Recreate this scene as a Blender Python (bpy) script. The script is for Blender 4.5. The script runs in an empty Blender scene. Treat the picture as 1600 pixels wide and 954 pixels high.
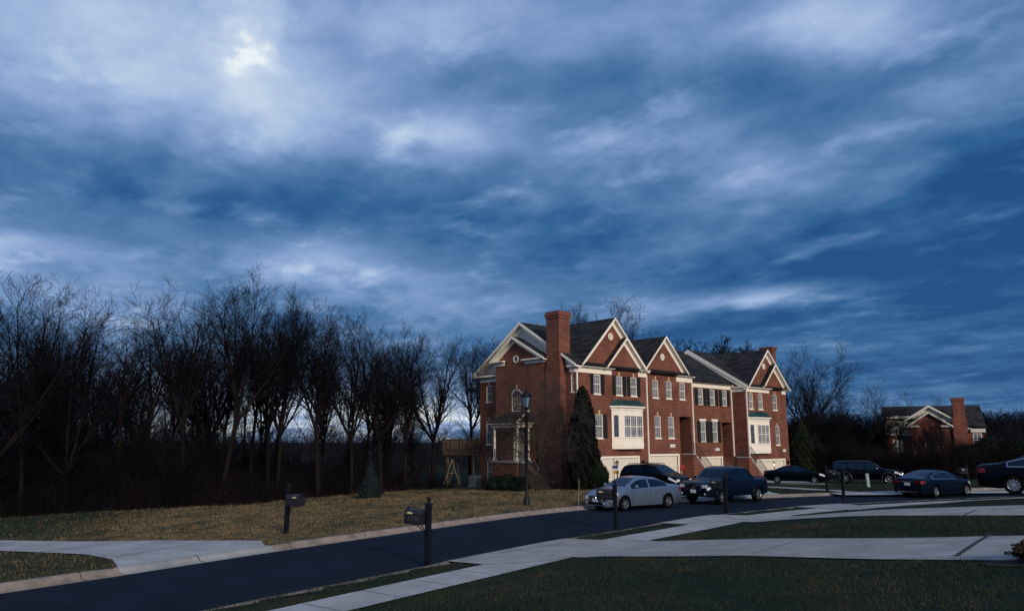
import bpy, math, random
import numpy as np
from mathutils import Vector, Matrix
S = bpy.context.scene
COL = S.collection
R = math.radians
random.seed(7)

# ------------------------------------------------------------------ camera
FPX = 1155.0
PITCH = math.atan(211 / FPX)
EYE = 3.0
cd = bpy.data.cameras.new('camera'); cam = bpy.data.objects.new('camera', cd); COL.objects.link(cam)
cd.sensor_width = 36; cd.lens = 36 * FPX / 1600
cd.clip_start = 0.1; cd.clip_end = 5000
cam.location = (0, 0, EYE); cam.rotation_euler = (math.pi / 2 + PITCH, 0, 0)
S.camera = cam

def ray(x, y):
    u = (x - 800) / FPX; v = (477 - y) / FPX
    return (u, math.cos(PITCH) - v * math.sin(PITCH), math.sin(PITCH) + v * math.cos(PITCH))

# ------------------------------------------------------------------ sky
SUN_DIR = Vector((0.42, -0.86, 0.36)).normalized()      # towards the soft sun and brightened sky behind and to the right
W = bpy.data.worlds.new('World'); S.world = W; W.use_nodes = True
wn = W.node_tree; wn.nodes.clear()
def N(t, **k):
    n = wn.nodes.new(t)
    for a, b in k.items(): setattr(n, a, b)
    return n
def lk(a, b): wn.links.new(a, b)
def M(op, a, b=None, c=None):
    n = N('ShaderNodeMath', operation=op)
    for i, v in enumerate((a, b, c)):
        if v is None: continue
        if isinstance(v, (int, float)): n.inputs[i].default_value = v
        else: lk(v, n.inputs[i])
    return n.outputs[0]
tc = N('ShaderNodeTexCoord'); sx = N('ShaderNodeSeparateXYZ'); lk(tc.outputs['Generated'], sx.inputs[0])
dx_, dy_, dz_ = sx.outputs
zz = M('ADD', M('MAXIMUM', dz_, 0.0), 0.13)
pa = M('DIVIDE', M('ADD', M('MULTIPLY', dx_, -0.62), M('MULTIPLY', dy_, 0.785)), zz)      # along the cloud streaks
pb = M('DIVIDE', M('ADD', M('MULTIPLY', dx_, 0.785), M('MULTIPLY', dy_, 0.62)), zz)       # across them
def cnoise(sa, sb, detail, off, rough=0.55):
    c = N('ShaderNodeCombineXYZ'); lk(M('MULTIPLY', pa, sa), c.inputs[0]); lk(M('MULTIPLY', pb, sb), c.inputs[1]); c.inputs[2].default_value = off
    n = N('ShaderNodeTexNoise'); n.inputs['Scale'].default_value = 1; n.inputs['Detail'].default_value = detail; n.inputs['Roughness'].default_value = rough
    n.inputs['Distortion'].default_value = 0.15
    lk(c.outputs[0], n.inputs['Vector']); return n.outputs['Fac']
n1 = cnoise(0.8, 1.25, 4, 3.1, 0.5); n2 = cnoise(1.8, 2.2, 6, 8.7, 0.56); n3 = cnoise(0.9, 1.1, 3, 21.0); n4 = cnoise(4.0, 4.4, 6, 31.0, 0.58); n5 = cnoise(10, 12, 5, 44.0, 0.6)
az = M('ADD', M('ARCTAN2', dx_, dy_), M('MULTIPLY', M('SUBTRACT', n3, 0.5), 0.20))
el = M('ADD', M('ARCSINE', dz_), M('MULTIPLY', M('SUBTRACT', n1, 0.5), 0.10))
el = M('ADD', el, M('MULTIPLY', M('SUBTRACT', n2, 0.5), 0.05))
az = M('ADD', az, M('MULTIPLY', M('SUBTRACT', n4, 0.5), 0.09))
# bright breaks and dark banks of the cloud deck: direction (azimuth, elevation), spread, strength
BANKS = [(428, 66, 34, 28, .17), (405, 60, 60, 40, .06), (398, 125, 26, 34, .16), (330, 130, 190, 75, .14), (120, 60, 190, 90, .09), (620, 60, 160, 70, .03), (800, 25, 110, 55, .20),
         (690, 215, 62, 28, .34), (470, 225, 130, 60, .20), (1330, 40, 100, 42, .40), (1190, 20, 150, 60, .14), (1000, 240, 130, 45, .16), (1190, 265, 80, 28, .14),
         (1060, 170, 60, 90, .08), (1150, 477, 64, 17, .52), (1270, 468, 80, 13, .24), (520, 405, 90, 24, .32), (580, 440, 110, 22, .20), (45, 382, 95, 24, .30),
         (100, 440, 170, 45, .22), (1000, 478, 50, 24, .34), (640, 490, 190, 26, .20), (800, 445, 60, 14, .16),
         (60, 245, 150, 50, -.07), (900, 375, 300, 50, -.08), (1400, 370, 300, 80, -.08), (950, 105, 90, 60, -.10), (210, 320, 200, 35, -.05), (1560, 430, 150, 60, -.05), (170, 60, 60, 40, -.05),
         (540, 655, 360, 36, .58), (690, 662, 90, 18, .34), (330, 600, 280, 45, .28), (1500, 640, 200, 25, .10), (1300, 600, 200, 40, .05)]
def azel(px, py):
    d = Vector(ray(px, py)).normalized(); return math.atan2(d.x, d.y), math.asin(d.z)
tot = None
for (px, py, sxp, syp, am) in BANKS:
    a0, e0 = azel(px, py); a1, _ = azel(px + sxp, py); _, e1 = azel(px, py - syp)
    qa = M('MULTIPLY', M('SUBTRACT', az, a0), 1 / abs(a1 - a0)); qe = M('MULTIPLY', M('SUBTRACT', el, e0), 1 / abs(e1 - e0))
    g = M('MULTIPLY', M('EXPONENT', M('MULTIPLY', M('ADD', M('MULTIPLY', qa, qa), M('MULTIPLY', qe, qe)), -0.5)), am)
    tot = g if tot is None else M('ADD', tot, g)
base = N('ShaderNodeMapRange', interpolation_type='SMOOTHSTEP'); lk(el, base.inputs[0])
for i, v in enumerate((0.16, 0.48, 0.19, 0.43)): base.inputs[1 + i].default_value = v
t = M('SUBTRACT', M('ADD', tot, base.outputs[0]), 0.03)
t = M('ADD', t, M('MULTIPLY', dx_, -0.17))
t = M('ADD', t, M('MULTIPLY', M('SUBTRACT', n1, 0.5), 0.36))
t = M('ADD', t, M('MULTIPLY', M('SUBTRACT', n2, 0.5), 0.74))
t = M('ADD', t, M('MULTIPLY', M('SUBTRACT', n4, 0.5), 0.46))
t = M('ADD', t, M('MULTIPLY', M('SUBTRACT', n5, 0.5), 0.13))
t = M('ADD', t, M('MULTIPLY', M('MAXIMUM', M('SUBTRACT', cnoise(2.9, 3.6, 5, 57.0, 0.55), 0.56), 0.0), 1.5))      # thin places between the folds
back = N('ShaderNodeMapRange', interpolation_type='SMOOTHSTEP'); lk(dy_, back.inputs[0])     # unseen sky behind the viewer, brightened to light the facades and ground
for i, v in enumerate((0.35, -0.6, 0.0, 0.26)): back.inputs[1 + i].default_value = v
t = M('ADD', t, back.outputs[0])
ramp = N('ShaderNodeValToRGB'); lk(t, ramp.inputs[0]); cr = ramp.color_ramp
def s2l(c): return [((v / 255) / 12.92 if v / 255 <= .04045 else ((v / 255 + .055) / 1.055) ** 2.4) for v in c]
stops = [(0.0, (26, 76, 132)), (0.14, (46, 96, 148)), (0.34, (84, 123, 170)), (0.55, (126, 156, 202)), (0.74, (166, 189, 224)), (0.92, (200, 216, 236)), (1.0, (236, 244, 248))]
cr.elements[0].position = stops[0][0]; cr.elements[0].color = (*s2l(stops[0][1]), 1)
cr.elements[1].position = stops[-1][0]; cr.elements[1].color = (*s2l(stops[-1][1]), 1)
for p_, c_ in stops[1:-1]:
    e = cr.elements.new(p_); e.color = (*s2l(c_), 1)
sky = N('ShaderNodeTexSky', sky_type='NISHITA', sun_disc=False)
sky.sun_elevation = math.asin(SUN_DIR.z); sky.sun_rotation = math.atan2(SUN_DIR.x, SUN_DIR.y)
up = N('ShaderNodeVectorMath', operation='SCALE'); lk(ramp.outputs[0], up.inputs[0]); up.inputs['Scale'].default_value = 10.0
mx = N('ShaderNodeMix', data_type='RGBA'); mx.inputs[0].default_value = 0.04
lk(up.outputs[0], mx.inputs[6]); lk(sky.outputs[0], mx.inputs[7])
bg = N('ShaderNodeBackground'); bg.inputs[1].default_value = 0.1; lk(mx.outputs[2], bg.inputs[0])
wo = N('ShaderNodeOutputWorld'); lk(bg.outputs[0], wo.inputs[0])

# ------------------------------------------------------------------ sun (soft, through cloud)
sl = bpy.data.lights.new('sun', 'SUN'); so = bpy.data.objects.new('sun', sl); COL.objects.link(so)
sl.energy = 2.9; sl.angle = R(14); sl.color = (1.0, 0.86, 0.70)
so.rotation_euler = (-SUN_DIR).to_track_quat('-Z', 'Y').to_euler(); so.location = (20, -30, 30)
S.view_settings.view_transform = 'Standard'; S.view_settings.look = 'None'; S.view_settings.gamma = 1
S.view_settings.use_curve_mapping = False; S.view_settings.exposure = 0.0
S.cycles.max_bounces = 5; S.cycles.diffuse_bounces = 2; S.cycles.glossy_bounces = 2; S.cycles.transparent_max_bounces = 4

# ------------------------------------------------------------------ materials
MATS = {}
def mat(name, col, rough=0.8, var=0.0, scale=3.0, spec=0.3, metal=0.0, col2=None, bump=0.0, bscale=None, coat=0.0, emit=None, stretch=None):
    m = bpy.data.materials.new(name); m.use_nodes = True; nt = m.node_tree; b = nt.nodes['Principled BSDF']
    b.inputs['Base Color'].default_value = (*col, 1); b.inputs['Roughness'].default_value = rough
    b.inputs['Specular IOR Level'].default_value = spec; b.inputs['Metallic'].default_value = metal
    b.inputs['Coat Weight'].default_value = coat; b.inputs['Coat Roughness'].default_value = 0.06
    if emit: b.inputs['Emission Color'].default_value = (*emit[:3], 1); b.inputs['Emission Strength'].default_value = emit[3]
    if var > 0 or col2 or bump > 0:
        tx = nt.nodes.new('ShaderNodeTexCoord'); mp = nt.nodes.new('ShaderNodeMapping'); nt.links.new(tx.outputs['Object'], mp.inputs[0])
        if stretch: mp.inputs['Scale'].default_value = stretch
        nz = nt.nodes.new('ShaderNodeTexNoise'); nz.inputs['Scale'].default_value = scale; nz.inputs['Detail'].default_value = 6; nz.inputs['Roughness'].default_value = 0.65
        nt.links.new(mp.outputs[0], nz.inputs['Vector'])
        if var > 0 or col2:
            rp = nt.nodes.new('ShaderNodeValToRGB'); rp.color_ramp.elements[0].position = .3; rp.color_ramp.elements[1].position = .7
            c2 = col2 if col2 else tuple(min(1, c * (1 + var)) for c in col); c1 = col if col2 else tuple(c * (1 - var) for c in col)
            rp.color_ramp.elements[0].color = (*c1, 1); rp.color_ramp.elements[1].color = (*c2, 1)
            nt.links.new(nz.outputs['Fac'], rp.inputs[0]); nt.links.new(rp.outputs[0], b.inputs['Base Color'])
        if bump > 0:
            bp = nt.nodes.new('ShaderNodeBump'); bp.inputs['Strength'].default_value = bump; bp.inputs['Distance'].default_value = 0.02
            nb = nz
            if bscale:
                nb = nt.nodes.new('ShaderNodeTexNoise'); nb.inputs['Scale'].default_value = bscale; nb.inputs['Detail'].default_value = 4; nt.links.new(mp.outputs[0], nb.inputs['Vector'])
            nt.links.new(nb.outputs['Fac'], bp.inputs['Height']); nt.links.new(bp.outputs[0], b.inputs['Normal'])
    MATS[name] = m; return m

def brick_mat(name, c1, c2, mortar, rowh=0.085):
    m = bpy.data.materials.new(name); m.use_nodes = True; nt = m.node_tree; b = nt.nodes['Principled BSDF']; L = nt.links.new
    b.inputs['Roughness'].default_value = 0.9; b.inputs['Specular IOR Level'].default_value = 0.15
    tx = nt.nodes.new('ShaderNodeTexCoord'); sp = nt.nodes.new('ShaderNodeSeparateXYZ'); L(tx.outputs['Object'], sp.inputs[0])
    ad = nt.nodes.new('ShaderNodeMath'); L(sp.outputs[0], ad.inputs[0]); L(sp.outputs[1], ad.inputs[1])
    cb = nt.nodes.new('ShaderNodeCombineXYZ'); L(ad.outputs[0], cb.inputs[0]); L(sp.outputs[2], cb.inputs[1])
    br = nt.nodes.new('ShaderNodeTexBrick'); L(cb.outputs[0], br.inputs['Vector'])
    br.inputs['Scale'].default_value = 1; br.inputs['Brick Width'].default_value = rowh * 3; br.inputs['Row Height'].default_value = rowh
    br.inputs['Mortar Size'].default_value = 0.014; br.inputs['Bias'].default_value = -0.1
    br.inputs['Color1'].default_value = (*c1, 1); br.inputs['Color2'].default_value = (*c2, 1); br.inputs['Mortar'].default_value = (*mortar, 1)
    nz = nt.nodes.new('ShaderNodeTexNoise'); nz.inputs['Scale'].default_value = 0.9; nz.inputs['Detail'].default_value = 6; L(tx.outputs['Object'], nz.inputs['Vector'])
    mr = nt.nodes.new('ShaderNodeMapRange'); mr.inputs[1].default_value = .3; mr.inputs[2].default_value = .7; mr.inputs[3].default_value = .72; mr.inputs[4].default_value = 1.22; L(nz.outputs['Fac'], mr.inputs[0])
    mu = nt.nodes.new('ShaderNodeVectorMath'); mu.operation = 'SCALE'; L(br.outputs['Color'], mu.inputs[0]); L(mr.outputs[0], mu.inputs['Scale'])
    L(mu.outputs[0], b.inputs['Base Color'])
    bp = nt.nodes.new('ShaderNodeBump'); bp.inputs['Strength'].default_value = 0.5; bp.inputs['Distance'].default_value = 0.01; bp.invert = True
    L(br.outputs['Fac'], bp.inputs['Height']); L(bp.outputs[0], b.inputs['Normal'])
    MATS[name] = m; return m

def shingle_mat(name, ca, cb_, rowh=0.28):
    m = bpy.data.materials.new(name); m.use_nodes = True; nt = m.node_tree; b = nt.nodes['Principled BSDF']; L = nt.links.new
    b.inputs['Roughness'].default_value = 0.85; b.inputs['Specular IOR Level'].default_value = 0.2
    tx = nt.nodes.new('ShaderNodeTexCoord'); sp = nt.nodes.new('ShaderNodeSeparateXYZ'); L(tx.outputs['Object'], sp.inputs[0])
    ad = nt.nodes.new('ShaderNodeMath'); L(sp.outputs[0], ad.inputs[0]); L(sp.outputs[1], ad.inputs[1])
    cb = nt.nodes.new('ShaderNodeCombineXYZ'); L(ad.outputs[0], cb.inputs[0]); L(sp.outputs[2], cb.inputs[1])
    br = nt.nodes.new('ShaderNodeTexBrick'); L(cb.outputs[0], br.inputs['Vector']); br.inputs['Scale'].default_value = 1
    br.inputs['Brick Width'].default_value = 0.55; br.inputs['Row Height'].default_value = rowh * .6; br.inputs['Mortar Size'].default_value = 0.02
    br.inputs['Color1'].default_value = (*ca, 1); br.inputs['Color2'].default_value = (*cb_, 1); br.inputs['Mortar'].default_value = (ca[0] * .4, ca[1] * .4, ca[2] * .4, 1)
    L(br.outputs['Color'], b.inputs['Base Color'])
    bp = nt.nodes.new('ShaderNodeBump'); bp.inputs['Strength'].default_value = 0.8; bp.inputs['Distance'].default_value = 0.03; bp.invert = True
    L(br.outputs['Fac'], bp.inputs['Height']); L(bp.outputs[0], b.inputs['Normal'])
    MATS[name] = m; return m

brick_mat('brick', (0.175, 0.050, 0.032), (0.095, 0.028, 0.021), (0.21, 0.125, 0.09), .125)
shingle_mat('shingle', (0.006, 0.006, 0.008), (0.036, 0.033, 0.034), .42)
mat('trim', (0.80, 0.73, 0.62), .6, .05, 2.0)
mat('siding', (0.55, 0.52, 0.45), .7, .06, 2.0)
mat('garage_white', (0.66, 0.60, 0.50), .6, .05, 1.5)
mat('shutter_dark', (0.010, 0.014, 0.016), .6, .2, 6)
mat('copper_green', (0.016, 0.05, 0.05), .55, .35, 3, stretch=(6, 1, 1))
mat('flashing', (0.30, 0.20, 0.18), .5, .3, 4)
mat('pane', (0.05, 0.065, 0.09), .06, .5, 2.5, spec=.6)
mat('blind_pane', (0.13, 0.15, 0.18), .12, .6, 1.1, spec=.6)
mat('black_iron', (0.008, 0.008, 0.010), .5, .2, 10)
mat('door_paint', (0.50, 0.42, 0.26), .5, .08, 3)
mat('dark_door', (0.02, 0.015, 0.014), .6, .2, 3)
mat('step_concrete', (0.30, 0.29, 0.27), .85, .2, 4, bump=.3)
mat('step_dark', (0.075, 0.058, 0.048), .85, .35, 5)
mat('deck_wood', (0.13, 0.085, 0.055), .85, .3, 4, stretch=(1, 1, 6))
mat('pale_wood', (0.24, 0.20, 0.15), .8, .15, 4)
mat('ac_grey', (0.22, 0.24, 0.24), .6, .1, 5)
mat('keystone', (0.50, 0.36, 0.18), .8, .1, 4)
mat('plaque', (0.62, 0.58, 0.52), .7, .12, 30)
mat('asphalt', (0.0062, 0.0115, 0.0235), .85, .34, .7, spec=.08, bump=.35, bscale=90)
mat('concrete', (0.31, 0.315, 0.32), .9, .24, .9, spec=.15, bump=.25, bscale=40)
mat('concrete_worn', (0.265, 0.262, 0.26), .9, .26, 1.1, spec=.15, bump=.25, bscale=40)
mat('kerb_concrete', (0.21, 0.170, 0.145), .9, .4, 2.2, spec=.15, bump=.3, bscale=30)
mat('kerb_old', (0.12, 0.115, 0.11), .9, .5, 2.2, spec=.1)
mat('joint', (0.035, 0.032, 0.03), .9, .3, 3)
mat('mulch', (0.011, 0.007, 0.006), .95, .5, 9, bump=.8, bscale=22)
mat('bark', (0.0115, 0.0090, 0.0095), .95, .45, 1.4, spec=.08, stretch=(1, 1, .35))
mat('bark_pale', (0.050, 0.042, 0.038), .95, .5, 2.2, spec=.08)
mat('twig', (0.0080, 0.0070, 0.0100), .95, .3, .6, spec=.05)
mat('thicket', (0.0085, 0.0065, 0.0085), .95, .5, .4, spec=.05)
mat('conifer', (0.0040, 0.0065, 0.0048), .85, .6, 1.2, spec=.15)
mat('spruce', (0.010, 0.017, 0.018), .85, .5, 2.0, spec=.15)
mat('boxwood', (0.008, 0.014, 0.009), .8, .6, 2.0, spec=.2)
mat('dry_shrub', (0.040, 0.020, 0.012), .9, .5, 6)
mat('arborvitae', (0.011, 0.017, 0.008), .85, .7, 1.1, spec=.15)
mat('post_black', (0.005, 0.005, 0.008), .5, .3, 4, spec=.2)
mat('box_metal', (0.014, 0.013, 0.018), .45, .2, 5, spec=.3)
mat('emblem_gold', (0.50, 0.42, 0.20), .5, .1, 10)
mat('relief', (0.075, 0.07, 0.075), .5)
mat('lamp_glass', (0.10, 0.17, 0.24), .12, .15, 6, spec=.6)
mat('lamp_lit', (0.8, 0.6, 0.4), .3, emit=(1.0, 0.62, 0.32, 1.6))
mat('lamp_clear', (0.42, 0.42, 0.40), .2, .1, 5)
mat('rubber', (0.003, 0.003, 0.004), .9, .2, 8, spec=.05)
mat('rim', (0.40, 0.42, 0.46), .28, .1, 8, metal=.8)
mat('rim_dark', (0.06, 0.06, 0.07), .35, .1, 8, metal=.6)
mat('auto_glass', (0.003, 0.009, 0.022), .03, spec=.28)
mat('chrome', (0.62, 0.65, 0.70), .12, metal=1.0)
mat('headlight', (0.55, 0.57, 0.58), .12, .1, 10, spec=.8, coat=.6)
mat('tail_red', (0.13, 0.004, 0.006), .25, spec=.3)
mat('amber', (0.5, 0.12, 0.03), .2, spec=.7)
mat('plate', (0.55, 0.57, 0.60), .5, .18, 40)
mat('black_trim', (0.002, 0.002, 0.003), .7, spec=.1)
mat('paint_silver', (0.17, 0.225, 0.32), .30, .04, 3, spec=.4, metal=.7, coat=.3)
mat('paint_navy', (0.0018, 0.005, 0.014), .2, .05, 3, spec=.2, coat=.1)
mat('paint_black', (0.0010, 0.0014, 0.003), .2, .05, 3, spec=.10, coat=.03)
mat('paint_midnight', (0.002, 0.0045, 0.012), .2, .05, 3, spec=.2, coat=.1)
for k_ in ('auto_glass', 'paint_navy', 'paint_midnight', 'paint_black'): MATS[k_].node_tree.nodes['Principled BSDF'].inputs['Specular Tint'].default_value = (.45, .70, 1, 1)
mat('marker_green', (0.22, 0.30, 0.28), .6, .2, 9)
mat('meter_red', (0.30, 0.03, 0.025), .5, .2, 9)
mat('cloth_blue', (0.02, 0.06, 0.22), .9)
mat('cloth_gold', (0.50, 0.30, 0.05), .9)
mat('cloth_white', (0.6, 0.6, 0.6), .9)
mat('cloth_red', (0.30, 0.03, 0.04), .9)

# ------------------------------------------------------------------ mesh helpers
class MB:
    def __init__(s, xf=None): s.v = []; s.f = []; s.xf = xf
    def _add(s, pts, faces):
        o = len(s.v)
        s.v += [tuple(s.xf(*p)) if s.xf else tuple(p) for p in pts]
        s.f += [tuple(i + o for i in f) for f in faces]
    def box(s, x0, x1, y0, y1, z0, z1):
        s._add([(x0, y0, z0), (x1, y0, z0), (x1, y1, z0), (x0, y1, z0), (x0, y0, z1), (x1, y0, z1), (x1, y1, z1), (x0, y1, z1)],
               [(0, 3, 2, 1), (4, 5, 6, 7), (0, 1, 5, 4), (1, 2, 6, 5), (2, 3, 7, 6), (3, 0, 4, 7)]); return s
    def prism(s, poly, a, b, axis='y'):
        n = len(poly)
        def P(p, t): return (p[0], t, p[1]) if axis == 'y' else ((t, p[0], p[1]) if axis == 'x' else (p[0], p[1], t))
        s._add([P(p, a) for p in poly] + [P(p, b) for p in poly],
               [tuple(range(n)), tuple(range(2 * n - 1, n - 1, -1))] + [(i, i + n, (i + 1) % n + n, (i + 1) % n) for i in range(n)]); return s
    def slab(s, quad, th):
        q = [Vector(p) for p in quad]; n = (q[1] - q[0]).cross(q[2] - q[0]).normalized()
        if n.z < 0: n = -n
        k = len(q); s._add([tuple(p) for p in q] + [tuple(p - n * th) for p in q],
            [tuple(range(k)), tuple(range(2 * k - 1, k - 1, -1))] + [(i, i + k, (i + 1) % k + k, (i + 1) % k) for i in range(k)]); return s
    def tube(s, pts, rad, n=6, cap=True):
        pts = [Vector(p) for p in pts]
        if not isinstance(rad, (list, tuple)): rad = [rad] * len(pts)
        vs = []; fs = []
        for i, p in enumerate(pts):
            d = (pts[min(i + 1, len(pts) - 1)] - pts[max(i - 1, 0)]).normalized()
            a = d.cross(Vector((0, 0, 1)) if abs(d.z) < .9 else Vector((1, 0, 0))).normalized(); b = d.cross(a)
            for k in range(n):
                t_ = 2 * math.pi * k / n; vs.append(tuple(p + (a * math.cos(t_) + b * math.sin(t_)) * rad[i]))
        for i in range(len(pts) - 1):
            for k in range(n): fs.append((i * n + k, i * n + (k + 1) % n, (i + 1) * n + (k + 1) % n, (i + 1) * n + k))
        if cap: fs.append(tuple(range(n))); fs.append(tuple(range((len(pts) - 1) * n, len(pts) * n)))
        s._add(vs, fs); return s
    def lathe(s, prof, n=16, c=(0, 0, 0), axis='z', a0=0.0, cap=True):
        vs = []; fs = []
        for r, h in prof:
            for k in range(n):
                t_ = a0 + 2 * math.pi * k / n; u, v = r * math.cos(t_), r * math.sin(t_)
                p = (u, v, h) if axis == 'z' else ((u, h, v) if axis == 'y' else (h, u, v))
                vs.append((p[0] + c[0], p[1] + c[1], p[2] + c[2]))
        for i in range(len(prof) - 1):
            for k in range(n): fs.append((i * n + k, i * n + (k + 1) % n, (i + 1) * n + (k + 1) % n, (i + 1) * n + k))
        if cap and prof[0][0] > 1e-4: fs.append(tuple(range(n)))
        if cap and prof[-1][0] > 1e-4: fs.append(tuple(range((len(prof) - 1) * n, len(prof) * n)))
        s._add(vs, fs); return s
    def beam(s, a, b, w, h):
        a = Vector(a); b = Vector(b); d = (b - a).normalized(); u = d.cross(Vector((0, 0, 1)))
        u = u.normalized() if u.length > 1e-4 else Vector((1, 0, 0)); v = u.cross(d)
        u *= w / 2; v *= h / 2
        s._add([tuple(q) for q in (a - u - v, a + u - v, a + u + v, a - u + v, b - u - v, b + u - v, b + u + v, b - u + v)],
               [(0, 1, 2, 3), (7, 6, 5, 4), (0, 4, 5, 1), (1, 5, 6, 2), (2, 6, 7, 3), (3, 7, 4, 0)]); return s
    def build(s, name, m, parent=None, smooth=False, label=None):
        me = bpy.data.meshes.new(name); me.from_pydata(s.v, [], s.f); me.update()
        me.materials.append(MATS[m] if isinstance(m, str) else m)
        if smooth: me.polygons.foreach_set('use_smooth', [True] * len(me.polygons))
        o = bpy.data.objects.new(name, me); COL.objects.link(o)
        if parent: o.parent = parent
        if label: o['label'] = label
        return o
def tag(o, label=None, cat=None, group=None, kind=None):
    if label: o['label'] = label
    if cat: o['category'] = cat
    if group: o['group'] = group
    if kind: o['kind'] = kind
    return o
def empty(name, loc=(0, 0, 0), rz=0.0, label=None, cat=None, group=None):
    o = bpy.data.objects.new(name, None); COL.objects.link(o); o.location = loc; o.rotation_euler = (0, 0, rz); o.empty_display_size = .2
    return tag(o, label, cat, group)
KIDS = {}
def copy_tree(o, parent=None):
    c = o.copy(); COL.objects.link(c)
    if parent: c.parent = parent
    for ch in [q for q in COL.objects if q.parent == o]: copy_tree(ch, c)
    return c
def fast_mesh(name, V, F, m, parent=None, smooth=False):
    """V (n,3), F (m,k) numpy -> object"""
    me = bpy.data.meshes.new(name); V = np.asarray(V, np.float32); F = np.asarray(F, np.int32); k = F.shape[1]
    me.vertices.add(len(V)); me.vertices.foreach_set('co', V.ravel())
    me.loops.add(F.size); me.loops.foreach_set('vertex_index', F.ravel())
    me.polygons.add(len(F)); me.polygons.foreach_set('loop_start', np.arange(0, F.size, k, dtype=np.int32)); me.polygons.foreach_set('loop_total', np.full(len(F), k, np.int32))
    if smooth: me.polygons.foreach_set('use_smooth', np.ones(len(F), bool))
    me.update(calc_edges=True); me.validate()
    me.materials.append(MATS[m] if isinstance(m, str) else m)
    o = bpy.data.objects.new(name, me); COL.objects.link(o)
    if parent: o.parent = parent
    return o

# ------------------------------------------------------------------ terrain
def chaikin(P, k=2):
    P = np.array(P, float)
    for _ in range(k):
        Q = [P[0]]
        for a, b in zip(P[:-1], P[1:]): Q += [a * .75 + b * .25, a * .25 + b * .75]
        Q.append(P[-1]); P = np.array(Q)
    return P
KF = chaikin([(-60, -50), (-26, -4), (-20.5, 3), (-10.65, 16.18), (-6.88, 22.2), (-3.76, 26.6), (0.54, 32.5), (3.43, 35.3), (8.3, 39.5), (13.71, 42.0), (20, 44.6), (28, 47.6), (60, 60), (140, 90)])
KN = chaikin([(-53, -50), (-20, -4), (-13.2, 3), (-5.73, 14.01), (-1.86, 19.3), (1.5, 23.9), (5.01, 27.8), (7.43, 30.8), (12.05, 34.6), (15.2, 36.6), (21.7, 39.6), (30, 42.8), (60, 54.5), (140, 84)])
def sdist(P, pl):
    P = np.atleast_2d(P).astype(float); best = np.full(len(P), 1e9); sg = np.ones(len(P))
    for a, b in zip(pl[:-1], pl[1:]):
        e = b - a; t_ = np.clip(((P - a) @ e) / (e @ e), 0, 1); v = P - (a + t_[:, None] * e); dd = np.hypot(v[:, 0], v[:, 1])
        c = e[0] * (P[:, 1] - a[1]) - e[1] * (P[:, 0] - a[0]); m = dd < best
        best = np.where(m, dd, best); sg = np.where(m, np.where(c >= 0, 1, -1), sg)
    return best * sg
def h_of(f, n, P):
    z = -0.033 * np.clip(f - 1.5, 0, 26)
    sl_ = 0.10 + 0.055 * np.clip((P[:, 1] - 20) / 10, 0, 1)
    z = z + sl_ * np.clip(n - 2.6, 0, 11)
    und = 0.02 * np.sin(P[:, 0] * .9 + 1.3) * np.sin(P[:, 1] * .7) * np.clip((np.abs(np.maximum(f, n)) - 3) / 3, 0, 1)
    return z + und
def hgt(P):
    P = np.atleast_2d(P).astype(float); return h_of(sdist(P, KF), -sdist(P, KN), P)
def H1(x, y): return float(hgt([(x, y)])[0])
def ground(px, py, dmax=110):
    d = ray(px, py); ts = np.linspace(5, dmax, 3000); P = np.stack([d[0] * ts, d[1] * ts], 1); k = int(np.argmax(EYE + d[2] * ts < hgt(P)))
    return P[k, 0], P[k, 1]
def axis(lo, flo, fhi, hi, st):
    a = np.arange(flo, fhi + st / 2, st); out = [a]
    x = fhi; s_ = st; r_ = []
    while x < hi: s_ *= 1.35; x += s_; r_.append(x)
    x = flo; s_ = st; l_ = []
    while x > lo: s_ *= 1.35; x -= s_; l_.append(x)
    return np.concatenate([np.array(l_[::-1]), a, np.array(r_)])
gx = axis(-900, -45, 60, 900, .3); gy = axis(-300, -6, 90, 1500, .3)
X, Y = np.meshgrid(gx, gy); P = np.stack([X.ravel(), Y.ravel()], 1)
f_ = sdist(P, KF); n_ = -sdist(P, KN); Z = h_of(f_, n_, P)
Z = np.where((f_ < .14) & (n_ < .14), -.32, Z)
nx_, ny_ = len(gx), len(gy)
idx = np.arange(nx_ * ny_).reshape(ny_, nx_)
F = np.stack([idx[:-1, :-1], idx[:-1, 1:], idx[1:, 1:], idx[1:, :-1]], -1).reshape(-1, 4)
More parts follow.
